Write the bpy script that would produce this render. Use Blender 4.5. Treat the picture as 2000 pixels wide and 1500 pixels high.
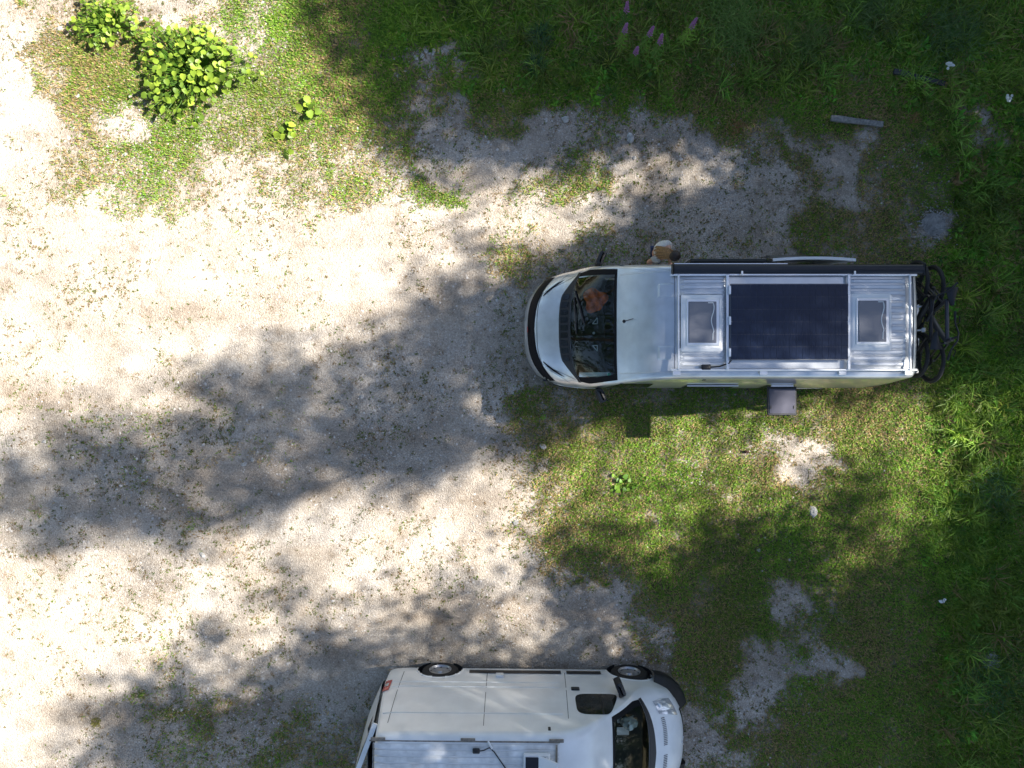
import bpy, math, random
import numpy as np
from mathutils import Vector, Matrix
random.seed(7); rng = np.random.default_rng(11)
PI = math.pi
scene = bpy.context.scene
for o in list(bpy.data.objects): bpy.data.objects.remove(o)
COL = scene.collection
# ------------------------------------------------------------------ camera, sky, sun, exposure
CAMZ, FPX = 13.3, 1386.0            # metres above ground; focal length in pixels of a 2000 px wide picture
cam_d = bpy.data.cameras.new('camera'); cam = bpy.data.objects.new('camera', cam_d); COL.objects.link(cam)
cam.location = (0, 0, CAMZ); cam.rotation_euler = (0, 0, 0)
cam_d.sensor_fit = 'HORIZONTAL'; cam_d.sensor_width = 36.0; cam_d.lens = FPX / 2000 * 36.0
cam_d.clip_start = 0.1; cam_d.clip_end = 2000
scene.camera = cam
scene.render.resolution_x = 1024; scene.render.resolution_y = 768
SUN = Vector((1.17, 0.285, 1.0)).normalized()          # towards the sun
elev = math.asin(SUN.z)
world = bpy.data.worlds.new('World'); scene.world = world; world.use_nodes = True
wn = world.node_tree; bg = wn.nodes['Background']
sky = wn.nodes.new('ShaderNodeTexSky'); sky.sky_type = 'NISHITA'; sky.sun_disc = False
sky.sun_elevation = elev; sky.sun_rotation = math.atan2(SUN.x, SUN.y)
sky.altitude = 900; sky.air_density = 1.0; sky.dust_density = 1.6; sky.ozone_density = 1.0
wn.links.new(sky.outputs[0], bg.inputs[0]); bg.inputs[1].default_value = 0.066
sd = bpy.data.lights.new('sun', 'SUN'); so = bpy.data.objects.new('sun', sd); COL.objects.link(so)
sd.energy = 5.0; sd.angle = math.radians(0.53); sd.color = (1.0, 0.945, 0.86)
so.rotation_euler = SUN.to_track_quat('Z', 'Y').to_euler(); so.location = (20, 5, 30)
vs = scene.view_settings; vs.view_transform = 'Standard'; vs.look = 'None'; vs.exposure = 1.70; vs.gamma = 1.0
vs.use_curve_mapping = False

def px(u, v, z=0.0):                # photo pixel -> world point at height z
    s = FPX / (CAMZ - z)
    return ((u - 1000) / s, (750 - v) / s)

# ------------------------------------------------------------------ helpers
class M:
    def __init__(s): s.v = []; s.f = []
    def add(s, v, f):
        n = len(s.v); s.v += [tuple(p) for p in v]; s.f += [tuple(i + n for i in q) for q in f]; return s
    def box(s, c, d, rz=0.0, bev=0.0, R=None):
        hx, hy, hz = d[0] / 2, d[1] / 2, d[2] / 2
        if bev > 0:
            b = min(bev, hx * .9, hy * .9, hz * .9); P = []
            for zz, ins in ((-hz, b), (-hz + b, 0), (hz - b, 0), (hz, b)):
                x, y = hx - ins, hy - ins; k = b * .6
                P += [(x - k, -y, zz), (x, -y + k, zz), (x, y - k, zz), (x - k, y, zz), (-x + k, y, zz), (-x, y - k, zz), (-x, -y + k, zz), (-x + k, -y, zz)]
            F = [tuple(range(7, -1, -1)), tuple(range(24, 32))]
            for r in range(3):
                for i in range(8): j = (i + 1) % 8; F.append((r * 8 + i, r * 8 + j, r * 8 + 8 + j, r * 8 + 8 + i))
        else:
            P = [(sx * hx, sy * hy, sz * hz) for sz in (-1, 1) for sy in (-1, 1) for sx in (-1, 1)]
            F = [(0, 2, 3, 1), (4, 5, 7, 6), (0, 1, 5, 4), (2, 6, 7, 3), (0, 4, 6, 2), (1, 3, 7, 5)]
        Rm = R if R is not None else Matrix.Rotation(rz, 3, 'Z')
        return s.add([Rm @ Vector(p) + Vector(c) for p in P], F)
    def tube(s, pts, r, n=8, cap=True):
        pts = [Vector(p) for p in pts]; rs = r if isinstance(r, (list, tuple)) else [r] * len(pts)
        V = []; F = []; up = None
        for i, p in enumerate(pts):
            t = (pts[min(i + 1, len(pts) - 1)] - pts[max(i - 1, 0)]).normalized()
            if up is None: up = Vector((0, 0, 1)) if abs(t.z) < .9 else Vector((1, 0, 0))
            a = t.cross(up).normalized(); b = a.cross(t).normalized(); up = b
            for k in range(n):
                q = 2 * PI * k / n; V.append(p + (a * math.cos(q) + b * math.sin(q)) * rs[i])
        for i in range(len(pts) - 1):
            for k in range(n):
                j = (k + 1) % n; F.append((i * n + k, i * n + j, (i + 1) * n + j, (i + 1) * n + k))
        if cap: F.append(tuple(range(n - 1, -1, -1))); F.append(tuple((len(pts) - 1) * n + k for k in range(n)))
        return s.add(V, F)
    def torus(s, c, R, r, axis='X', n=48, m=8, bump=0.0):
        V = []; F = []
        for i in range(n):
            a = 2 * PI * i / n; rr = r + (bump if i % 2 else 0)
            for k in range(m):
                q = 2 * PI * k / m; d = R + rr * math.cos(q); h = rr * math.sin(q)
                p = (h, d * math.cos(a), d * math.sin(a)) if axis == 'X' else (d * math.cos(a), h, d * math.sin(a)) if axis == 'Y' else (d * math.cos(a), d * math.sin(a), h)
                V.append((c[0] + p[0], c[1] + p[1], c[2] + p[2]))
        for i in range(n):
            for k in range(m):
                F.append((i * m + k, ((i + 1) % n) * m + k, ((i + 1) % n) * m + (k + 1) % m, i * m + (k + 1) % m))
        return s.add(V, F)
    def lathe(s, c, prof, axis='Y', n=32):        # prof: (radius, offset along axis)
        V = []; F = []
        for r, h in prof:
            for i in range(n):
                a = 2 * PI * i / n
                p = (r * math.cos(a), h, r * math.sin(a)) if axis == 'Y' else (h, r * math.cos(a), r * math.sin(a)) if axis == 'X' else (r * math.cos(a), r * math.sin(a), h)
                V.append((c[0] + p[0], c[1] + p[1], c[2] + p[2]))
        for j in range(len(prof) - 1):
            for i in range(n):
                k = (i + 1) % n; F.append((j * n + i, j * n + k, (j + 1) * n + k, (j + 1) * n + i))
        return s.add(V, F)
    def grid(s, fn, nu, nv):
        V = [fn(i / nu, j / nv) for j in range(nv + 1) for i in range(nu + 1)]; w = nu + 1
        F = [(j * w + i, j * w + i + 1, (j + 1) * w + i + 1, (j + 1) * w + i) for j in range(nv) for i in range(nu)]
        return s.add(V, F)
    def blob(s, c, rad, n=10, m=7, jit=0.0, rz=0.0, rnd=random):
        V = []; F = []
        for j in range(m + 1):
            th = PI * j / m
            for i in range(n):
                a = 2 * PI * i / n + rz; k = 1 + rnd.uniform(-jit, jit)
                x, y = rad[0] * math.sin(th) * math.cos(a - rz) * k, rad[1] * math.sin(th) * math.sin(a - rz) * k
                V.append((c[0] + x * math.cos(rz) - y * math.sin(rz), c[1] + x * math.sin(rz) + y * math.cos(rz), c[2] + rad[2] * math.cos(th) * k))
        for j in range(m):
            for i in range(n):
                F.append((j * n + i, (j + 1) * n + i, (j + 1) * n + (i + 1) % n, j * n + (i + 1) % n))
        return s.add(V, F)
    def mesh(s, name):
        me = bpy.data.meshes.new(name); me.from_pydata([tuple(p) for p in s.v], [], s.f); me.update(); return me
    def build(s, name, mat, parent=None, smooth=False, loc=None):
        me = s.mesh(name); me.materials.append(mat)
        if smooth:
            me.polygons.foreach_set('use_smooth', [True] * len(me.polygons))
            me.set_sharp_from_angle(angle=math.radians(38))
        o = bpy.data.objects.new(name, me); COL.objects.link(o)
        if parent: o.parent = parent
        if loc: o.location = loc
        return o
def tag(o, label, cat, group=None, kind=None):
    if label: o['label'] = label
    if cat: o['category'] = cat
    if group: o['group'] = group
    if kind: o['kind'] = kind
    return o
def empty(name, loc, rz=0.0):
    o = bpy.data.objects.new(name, None); COL.objects.link(o); o.location = loc; o.rotation_euler = (0, 0, rz); o.empty_display_size = .2; return o
def child(me, name, parent, loc=(0, 0, 0), rot=(0, 0, 0), sc=(1, 1, 1)):
    o = bpy.data.objects.new(name, me); COL.objects.link(o); o.parent = parent; o.location = loc; o.rotation_euler = rot; o.scale = sc; return o
def big_mesh(name, verts, faces_flat, loops_per, mat, cols=None):      # fast numpy mesh
    me = bpy.data.meshes.new(name); nv = len(verts); nf = len(loops_per)
    me.vertices.add(nv); me.vertices.foreach_set('co', np.asarray(verts, np.float32).ravel())
    me.loops.add(len(faces_flat)); me.loops.foreach_set('vertex_index', np.asarray(faces_flat, np.int32))
    st = np.concatenate(([0], np.cumsum(loops_per)[:-1])).astype(np.int32)
    me.polygons.add(nf); me.polygons.foreach_set('loop_start', st); me.polygons.foreach_set('loop_total', np.asarray(loops_per, np.int32))
    if cols is not None:
        a = me.color_attributes.new('Col', 'FLOAT_COLOR', 'POINT')
        c = np.ones((nv, 4), np.float32); c[:, :3] = cols; a.data.foreach_set('color', c.ravel())
    me.update(calc_edges=True); me.validate(); me.materials.append(mat)
    o = bpy.data.objects.new(name, me); COL.objects.link(o); return o

# ------------------------------------------------------------------ materials
def mat(name, col, rough=.5, metal=0.0, coat=0.0, spec=.5, noise=0.0, nscale=8.0, bump=0.0, trans=0.0):
    m = bpy.data.materials.new(name); m.use_nodes = True; nt = m.node_tree; b = nt.nodes['Principled BSDF']
    b.inputs['Base Color'].default_value = (*col, 1); b.inputs['Roughness'].default_value = rough; b.inputs['Metallic'].default_value = metal
    b.inputs['Coat Weight'].default_value = coat; b.inputs['Coat Roughness'].default_value = .05; b.inputs['Specular IOR Level'].default_value = spec
    if noise or bump:
        tc = nt.nodes.new('ShaderNodeTexCoord'); n = nt.nodes.new('ShaderNodeTexNoise'); n.inputs['Scale'].default_value = nscale; n.inputs['Detail'].default_value = 6
        nt.links.new(tc.outputs['Object'], n.inputs['Vector'])
        if noise:
            r = nt.nodes.new('ShaderNodeMapRange'); r.inputs[1].default_value = .3; r.inputs[2].default_value = .7; r.inputs[3].default_value = 1 - noise; r.inputs[4].default_value = 1 + noise * .4
            nt.links.new(n.outputs[0], r.inputs[0])
            x = nt.nodes.new('ShaderNodeMix'); x.data_type = 'RGBA'; x.blend_type = 'MULTIPLY'; x.inputs[0].default_value = 1; x.inputs[6].default_value = (*col, 1)
            nt.links.new(r.outputs[0], x.inputs[7]); nt.links.new(x.outputs[2], b.inputs['Base Color'])
        if bump:
            bp = nt.nodes.new('ShaderNodeBump'); bp.inputs['Strength'].default_value = bump; bp.inputs['Distance'].default_value = .01
            nt.links.new(n.outputs[0], bp.inputs['Height']); nt.links.new(bp.outputs[0], b.inputs['Normal'])
    return m
def glass_mat(name, tint, refl_rough=.02, base=.03):
    m = bpy.data.materials.new(name); m.use_nodes = True; nt = m.node_tree; nt.nodes.remove(nt.nodes['Principled BSDF'])
    out = nt.nodes['Material Output']; t = nt.nodes.new('ShaderNodeBsdfTransparent'); t.inputs[0].default_value = (*tint, 1)
    g = nt.nodes.new('ShaderNodeBsdfGlossy'); g.inputs['Roughness'].default_value = refl_rough
    f = nt.nodes.new('ShaderNodeFresnel'); f.inputs[0].default_value = 1.48
    a = nt.nodes.new('ShaderNodeMath'); a.operation = 'ADD'; a.inputs[1].default_value = base; a.use_clamp = True
    mx = nt.nodes.new('ShaderNodeMixShader'); nt.links.new(f.outputs[0], a.inputs[0]); nt.links.new(a.outputs[0], mx.inputs[0])
    nt.links.new(t.outputs[0], mx.inputs[1]); nt.links.new(g.outputs[0], mx.inputs[2]); nt.links.new(mx.outputs[0], out.inputs[0]); return m
def leaf_mat(name, attr=True, col=(.06, .12, .02), rough=.5, trans=.35):
    m = bpy.data.materials.new(name); m.use_nodes = True; nt = m.node_tree; b = nt.nodes['Principled BSDF']; out = nt.nodes['Material Output']
    b.inputs['Roughness'].default_value = rough; b.inputs['Specular IOR Level'].default_value = .35
    tr = nt.nodes.new('ShaderNodeBsdfTranslucent'); mx = nt.nodes.new('ShaderNodeMixShader'); mx.inputs[0].default_value = trans
    if attr:
        a = nt.nodes.new('ShaderNodeAttribute'); a.attribute_name = 'Col'; src = a.outputs['Color']
    else:
        oi = nt.nodes.new('ShaderNodeObjectInfo'); hs = nt.nodes.new('ShaderNodeHueSaturation'); hs.inputs['Color'].default_value = (*col, 1)
        mr = nt.nodes.new('ShaderNodeMapRange'); mr.inputs[3].default_value = .5; mr.inputs[4].default_value = 1.35; mh = nt.nodes.new('ShaderNodeMapRange'); mh.inputs[3].default_value = .517; mh.inputs[4].default_value = .485; nt.links.new(oi.outputs['Random'], mh.inputs[0]); nt.links.new(mh.outputs[0], hs.inputs['Hue'])
        nt.links.new(oi.outputs['Random'], mr.inputs[0]); nt.links.new(mr.outputs[0], hs.inputs['Value']); src = hs.outputs[0]
    nt.links.new(src, b.inputs['Base Color']); nt.links.new(src, tr.inputs[0])
    nt.links.new(b.outputs[0], mx.inputs[1]); nt.links.new(tr.outputs[0], mx.inputs[2]); nt.links.new(mx.outputs[0], out.inputs[0]); return m
SILVER = mat('silver_paint', (.66, .68, .70), .28, .55, .8, noise=.12, nscale=5.0)
WHITE = mat('white_paint', (.82, .84, .84), .32, 0, .5, noise=.10, nscale=3.0)
WHITE_ROOF = mat('dirty_white_roof', (.78, .79, .78), .4, 0, .2, noise=.35, nscale=5.0)
ALU = mat('brushed_aluminium', (.75, .77, .80), .32, .8)
ROOFP = mat('roof_paint', (.70, .72, .75), .35, .2, .4, noise=.05, nscale=4)
PLASTIC = mat('black_plastic', (.018, .019, .022), .5, bump=.15, nscale=60)
GLOSSBLK = mat('gloss_black', (.012, .013, .016), .12)
AWNING = mat('awning_anthracite', (.016, .018, .024), .38, .2)
RUBBER = mat('rubber', (.02, .02, .02), .75, noise=.2, nscale=30)
RIM = mat('steel_rim', (.45, .46, .48), .35, .7)
HATCH = mat('hatch_white_plastic', (.78, .79, .80), .35)
PANE = mat('smoked_acrylic', (.15, .155, .18), .25, 0, .6)
FLAPP = mat('flap_acrylic', (.07, .07, .095), .3)
CELL = mat('solar_cell', (.007, .015, .042), .22, 0, .0, .35, noise=.3, nscale=14)
CELLBACK = mat('solar_backsheet', (.085, .09, .115), .4)
WSGLASS = glass_mat('windscreen_glass', (.90, .95, .92), .015, .005)
DARKGLASS = mat('dark_side_glass', (.012, .016, .014), .05, 0, .3)
LAMP = mat('lamp_lens', (.55, .58, .62), .08, .4, 1.0)
REDLAMP = mat('red_lens', (.45, .012, .012), .15, 0, 1.0)
BLACKTRIM = mat('matt_black_trim', (.008, .009, .012), .55, spec=.12)
SEAM = mat('panel_gap', (.05, .05, .055), .7)
GRIME = mat('grime', (.25, .22, .18), .8, noise=.5, nscale=20)
DASH = mat('dash_plastic', (.02, .024, .022), .6)
SEATF = mat('seat_fabric', (.03, .035, .035), .9, noise=.3, nscale=20)
ORANGE = mat('orange_cloth', (1.0, .20, .035), .85, noise=.25, nscale=14, bump=.4)
PAPER = mat('pale_paper', (.7, .75, .72), .8)
BIKEBLK = mat('bike_black', (.012, .012, .014), .35)
BIKEGREY = mat('bike_grey', (.10, .10, .11), .4, .4)
BIKEORANGE = mat('bike_orange', (.55, .13, .02), .4)
SKIN = mat('skin', (.50, .27, .18), .5)
SHIRT = mat('cream_shirt', (.72, .68, .60), .9, noise=.1, nscale=30, bump=.3)
HAIRD = mat('dark_hair', (.035, .022, .016), .55)
HAIRB = mat('blond_hair', (.36, .19, .07), .5, noise=.45, nscale=40)
SHORTS = mat('blue_shorts', (.06, .08, .14), .9)
BARK = mat('bark', (.09, .065, .045), .9, noise=.5, nscale=12, bump=.6)
WOOD = mat('weathered_wood', (.25, .24, .22), .85, noise=.45, nscale=25, bump=.5)
DARKWOOD = mat('dark_wood', (.07, .07, .07), .9, noise=.4, nscale=25, bump=.5)
STONE = mat('limestone', (.52, .50, .46), .9, noise=.45, nscale=14, bump=.5)
STONEG = mat('grey_stone', (.36, .35, .33), .9, noise=.35, nscale=10, bump=.5)
GRASS = leaf_mat('grass_blades'); LEAF = leaf_mat('broad_leaf', False, (.25, .37, .04), .45, .35)
LEAF2 = leaf_mat('young_leaf', False, (.15, .30, .03)); TREELEAF = leaf_mat('tree_foliage', False, (.04, .085, .02))
PINK = mat('pink_blossom', (.36, .15, .31), .7); WFLOWER = mat('white_blossom', (.65, .66, .62), .7)
STRAW = mat('dry_straw', (.22, .12, .055), .9); DROP = mat('white_scrap', (.8, .8, .8), .6); CONE = mat('brown_cone', (.06, .03, .02), .9)
CABLE = mat('black_cable', (.01, .01, .012), .5); WCABLE = mat('white_connector', (.8, .8, .8), .5)

# ------------------------------------------------------------------ maps of the place, 0.48 m cells: V = plant cover, S = shade of the trees
def rows(spec):
    R = []
    for line in spec.strip().split('\n'):
        segs = [a.split(':') for a in line.split()]; r = []; u = 0
        for end, val in segs:
            end = int(end)
            while u < end: r.append(float(val)); u += 25
        while u < 2000: r.append(r[-1]); u += 25
        R.append(r)
    return np.array(R)          # 30 x 80
V = rows('''
50:1 125:3 275:5 425:3 550:5 2000:9
50:1 125:5 475:8 550:4 600:6 725:8 1000:7 2000:9
50:1 150:5 475:8 550:5 725:8 775:5 925:2 950:6 1650:9 1725:4 2000:9
50:1 125:3 475:8 700:7 750:7 825:4 900:7 1350:8 1500:9 1525:4 2000:9
125:1 200:5 250:1 475:7 700:6 750:6 825:3 900:2 1000:5 1100:2 1300:4 1475:8 1875:9 1950:4 2000:8
50:2 125:1 200:4 425:5 525:4 725:6 800:6 850:5 1075:1 1200:3 1425:2 1475:6 1550:4 1675:4 1700:7 1875:8 1950:4 2000:8
100:1 375:4 425:3 525:2 750:4 825:5 950:2 1050:1 1125:4 1200:4 1425:1 1550:4 1575:5 1675:1 1900:6 2000:8
100:2 400:4 525:2 700:3 800:3 875:5 1000:2 1200:5 1425:1 1525:1 1575:5 1675:1 1775:5 1900:7 2000:9
225:1 325:4 700:2 1000:1 1050:2 1200:0 1550:2 1675:6 1775:5 1850:1 2000:9
700:1 950:1 1050:4 1125:2 1300:3 1525:2 1700:5 1800:6 2000:9
950:1 1050:4 1200:3 1525:3 1750:5 2000:9
975:1 1050:3 1500:3 2000:9
950:1 1050:2 1500:3 2000:9
700:1 800:2 950:1 1050:1 1500:3 2000:9
300:1 450:2 700:1 800:3 950:1 1050:2 1500:4 2000:9
350:1 600:2 800:2 1025:1 1225:6 1300:4 1500:5 1575:6 2000:8
100:1 250:2 500:2 1000:1 1050:2 1125:5 1375:8 1475:6 1575:7 2000:9
100:1 250:2 600:2 1000:1 1050:3 1100:5 1350:8 1475:6 1625:2 2000:9
100:1 450:2 1000:1 1050:2 1100:5 1325:8 1425:5 1550:8 1650:3 2000:9
400:2 1000:1 1050:3 1125:5 1375:8 1450:5 1700:8 2000:9
300:1 500:2 1000:1 1075:3 1275:8 1300:6 2000:8
450:1 1000:1 1025:2 1100:4 1500:9 1575:8 1650:7 2000:9
1000:1 1050:2 1125:4 1225:6 1475:9 1550:3 1650:6 2000:9
1050:1 1225:1 1275:4 1475:7 1550:1 1625:6 2000:9
350:1 500:2 1225:1 1325:3 1500:8 1600:4 2000:9
300:1 500:2 1250:1 1325:3 1400:8 1475:2 1550:4 1650:3 2000:9
250:1 450:2 700:2 1250:1 1350:4 1450:7 1550:1 1650:2 2000:9
175:1 425:3 550:2 725:2 1300:2 1450:5 1525:2 1600:7 2000:9
175:1 275:2 425:4 500:3 725:4 1325:2 1400:2 1500:6 2000:9
200:1 300:2 500:3 725:4 1325:2 1450:4 1600:7 2000:9''')
S = rows('''
550:0 600:3 700:6 2000:8
600:0 650:4 2000:8
625:0 675:4 2000:8
650:0 725:4 2000:8
675:0 750:4 2000:9
700:0 775:4 2000:9
775:0 825:3 900:7 975:6 1050:7 1175:6 1275:3 1400:1 1450:5 2000:9
825:0 900:2 1000:0 1050:2 1250:1 1325:4 1400:5 1450:8 2000:9
875:0 925:3 1175:0 1250:5 2000:9
875:0 950:5 1075:0 1175:3 2000:9
800:0 850:3 900:4 950:6 1000:1 1050:5 2000:9
775:0 825:5 950:6 1000:6 2000:9
775:0 825:4 850:7 2000:9
275:0 450:1 525:2 575:7 650:2 725:4 800:6 2000:8
200:0 250:1 375:3 500:7 650:6 725:7 950:8 1350:7 2000:8
125:0 200:2 225:4 325:0 425:4 600:7 750:6 900:8 975:0 1025:3 1350:0 1425:7 1550:6 1575:3 1800:1 1900:3 2000:6
50:1 125:4 225:5 325:0 400:6 550:8 700:7 900:9 975:4 1050:7 1125:5 1500:0 1550:2 1650:0 1800:1 1900:3 2000:5
50:3 125:6 300:8 500:8 600:0 650:5 850:8 925:4 1000:3 1100:6 1400:1 1550:0 1700:1 1825:1 1900:4 2000:6
150:7 325:8 400:0 525:6 600:4 625:6 700:3 800:4 850:8 950:2 1050:2 1100:4 1250:0 1425:1 1550:3 1650:4 1700:7 1850:2 2000:6
125:7 200:4 325:8 425:0 550:5 700:2 775:1 850:5 1050:1 1250:0 1350:5 1600:2 1725:7 1825:3 2000:7
50:1 175:7 275:5 425:6 475:1 600:5 700:1 1050:0 1125:3 1225:6 1350:2 1525:6 1650:7 1750:3 1875:0 2000:8
50:2 125:6 275:1 425:6 450:4 550:1 1025:0 1100:5 1225:7 1350:0 1600:8 1750:0 1850:4 2000:8
250:0 325:4 450:1 525:1 600:6 700:2 875:1 950:5 1075:5 1250:8 1350:4 1550:9 1700:2 2000:9
450:0 525:1 600:6 725:2 850:4 950:6 1075:1 1225:7 2000:9
375:0 450:7 550:2 825:5 950:7 1075:0 1175:6 1250:2 2000:9
350:0 450:5 550:2 825:7 950:6 1050:1 1175:7 1250:2 1300:5 2000:9
150:0 275:4 375:6 450:3 550:6 750:8 850:1 2000:9
125:0 250:4 375:8 500:7 2000:9
100:0 225:5 500:8 2000:9
100:1 225:5 475:8 500:6 2000:9''')
def sample(G, X, Y):                # bilinear lookup at world x, y; edge values go on outside
    u = 1000 + X * FPX / CAMZ; v = 750 - Y * FPX / CAMZ
    a = np.clip(u / 25 - .5, 0, G.shape[1] - 1.001); b = np.clip(v / 50 - .5, 0, G.shape[0] - 1.001)
    i = a.astype(int); j = b.astype(int); fa = a - i; fb = b - j
    return (G[j, i] * (1 - fa) + G[j, i + 1] * fa) * (1 - fb) + (G[j + 1, i] * (1 - fa) + G[j + 1, i + 1] * fa) * fb
LAT = rng.random((256, 256))
def vnoise(X, Y, sc):
    x = X * sc + 100; y = Y * sc + 100; i = np.floor(x).astype(int); j = np.floor(y).astype(int); a = x - i; b = y - j
    a = a * a * (3 - 2 * a); b = b * b * (3 - 2 * b); g = lambda p, q: LAT[p % 256, q % 256]
    return (g(i, j) * (1 - a) + g(i + 1, j) * a) * (1 - b) + (g(i, j + 1) * (1 - a) + g(i + 1, j + 1) * a) * b
def fbm(X, Y, sc, o=4):
    r = 0; amp = .5; tot = 0
    for k in range(o): r = r + amp * vnoise(X + k * 17.3, Y - k * 9.1, sc * 2 ** k); tot += amp; amp *= .55
    return r / tot
def cover(X, Y):                    # plant cover 0..1 with ragged edges
    wx = (fbm(X + 70, Y + 13, 1.3, 4) - .5) * 1.7; wy = (fbm(X + 23, Y + 91, 1.3, 4) - .5) * 1.7
    c = sample(V, X + wx, Y + wy) / 9; c = np.maximum(c, np.clip((-X - 12) / 3, 0, .9))
    return np.clip(c + (fbm(X, Y, 1.7, 6) - .5) * .85 + (fbm(X + 5, Y + 2, 7.0, 3) - .5) * .7, 0, 1) * np.clip(c * 2.2, 0.15, 1)
def zground(X, Y):
    return (fbm(X, Y, .5, 4) - .5) * .05 + (fbm(X + 40, Y, 3.0, 3) - .5) * .018 - .016

# ------------------------------------------------------------------ ground sheet
near_x = np.arange(-11.5, 11.51, .085); near_y = np.arange(-9, 9.01, .085)
far = np.array([.6, 1.5, 3, 6, 12, 25, 50, 100, 200, 420, 800])
gx = np.concatenate((-11.5 - far[::-1], near_x, 11.5 + far)); gy = np.concatenate((-9 - far[::-1], near_y, 9 + far))
GX, GY = np.meshgrid(gx, gy); GZ = zground(GX, GY)
nx, ny = len(gx), len(gy); idx = np.arange(nx * ny).reshape(ny, nx)
fl = np.stack((idx[:-1, :-1], idx[:-1, 1:], idx[1:, 1:], idx[1:, :-1]), -1).reshape(-1)
cv = cover(GX, GY); cols = np.stack((cv, fbm(GX, GY, .35, 3), fbm(GX + 9, GY + 5, 2.2, 4)), -1).reshape(-1, 3)
GM = bpy.data.materials.new('gravel_and_soil'); GM.use_nodes = True
def ground_material(m):
    nt = m.node_tree; N = nt.nodes; L = nt.links; b = N['Principled BSDF']; b.inputs['Roughness'].default_value = .95; b.inputs['Specular IOR Level'].default_value = .2
    tc = N.new('ShaderNodeTexCoord'); at = N.new('ShaderNodeAttribute'); at.attribute_name = 'Col'; sp = N.new('ShaderNodeSeparateColor'); L.new(at.outputs['Color'], sp.inputs[0])
    def noise(sc, det=6, ro=.6):
        n = N.new('ShaderNodeTexNoise'); n.inputs['Scale'].default_value = sc; n.inputs['Detail'].default_value = det; n.inputs['Roughness'].default_value = ro; L.new(tc.outputs['Object'], n.inputs['Vector']); return n.outputs[0]
    def ramp(src, stops):
        r = N.new('ShaderNodeValToRGB'); L.new(src, r.inputs[0]); e = r.color_ramp.elements
        while len(e) < len(stops): e.new(.5)
        for q, (p, c) in zip(e, stops): q.position = p; q.color = (*c, 1)
        return r.outputs[0]
    def mix(f, a, c, mode='MIX'):
        x = N.new('ShaderNodeMix'); x.data_type = 'RGBA'; x.blend_type = mode
        if isinstance(f, float): x.inputs[0].default_value = f
        else: L.new(f, x.inputs[0])
        L.new(a, x.inputs[6]); L.new(c, x.inputs[7]); return x.outputs[2]
    base = ramp(noise(.9, 8), [(.3, (.31, .265, .215)), (.5, (.42, .37, .31)), (.7, (.50, .455, .40))])
    speck = ramp(noise(38, 4, .75), [(.32, (.55, .51, .47)), (.47, (1, 1, 1)), (.68, (1.12, 1.12, 1.12))])
    vor = N.new('ShaderNodeTexVoronoi'); vor.inputs['Scale'].default_value = 48; L.new(tc.outputs['Object'], vor.inputs['Vector'])
    peb = N.new('ShaderNodeSeparateColor'); L.new(vor.outputs['Color'], peb.inputs[0])
    pv = ramp(peb.outputs[0], [(0, (.82, .80, .79)), (.55, (.97, .96, .95)), (.9, (1.05, 1.05, 1.05)), (1, (1.25, 1.26, 1.28))])
    g = mix(1.0, mix(1.0, base, speck, 'MULTIPLY'), pv, 'MULTIPLY')
    mp = N.new('ShaderNodeMapping'); mp.inputs['Scale'].default_value = (.10, .75, 1); mp.inputs['Rotation'].default_value = (0, 0, .12); L.new(tc.outputs['Object'], mp.inputs['Vector'])
    rut = N.new('ShaderNodeTexNoise'); rut.inputs['Scale'].default_value = 1.6; rut.inputs['Detail'].default_value = 7; L.new(mp.outputs[0], rut.inputs['Vector'])
    g = mix(1.0, g, ramp(rut.outputs[0], [(.34, (.80, .77, .74)), (.5, (1, 1, 1)), (.66, (1.09, 1.09, 1.08))]), 'MULTIPLY')
    g = mix(1.0, g, ramp(noise(2.6, 9, .68), [(.33, (.70, .66, .61)), (.47, (1, 1, 1)), (.7, (1.06, 1.06, 1.06))]), 'MULTIPLY')
    soil = ramp(noise(9, 6), [(.3, (.07, .065, .03)), (.55, (.12, .11, .05)), (.75, (.20, .16, .09))])
    mr = N.new('ShaderNodeMapRange'); mr.inputs[1].default_value = .16; mr.inputs[2].default_value = .92
    ad = N.new('ShaderNodeMath'); ad.operation = 'ADD'; sb = N.new('ShaderNodeMath'); sb.operation = 'MULTIPLY_ADD'; sb.inputs[1].default_value = 1.3; sb.inputs[2].default_value = -.65
    L.new(noise(14, 5), sb.inputs[0]); L.new(sp.outputs[0], ad.inputs[0]); L.new(sb.outputs[0], ad.inputs[1]); L.new(ad.outputs[0], mr.inputs[0])
    L.new(mix(mr.outputs[0], g, soil), b.inputs['Base Color'])
    bp = N.new('ShaderNodeBump'); bp.inputs['Strength'].default_value = .55; bp.inputs['Distance'].default_value = .02
    hh = N.new('ShaderNodeMath'); hh.operation = 'ADD'; L.new(noise(30, 5, .7), hh.inputs[0]); L.new(vor.outputs['Distance'], hh.inputs[1])
    L.new(hh.outputs[0], bp.inputs['Height']); L.new(bp.outputs[0], b.inputs['Normal'])
ground_material(GM)
gr = big_mesh('ground', np.stack((GX, GY, GZ), -1).reshape(-1, 3), fl, np.full(len(fl) // 4, 4), GM, cols)
gr.data.polygons.foreach_set('use_smooth', np.ones(len(gr.data.polygons), bool)); gr['kind'] = 'structure'

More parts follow.
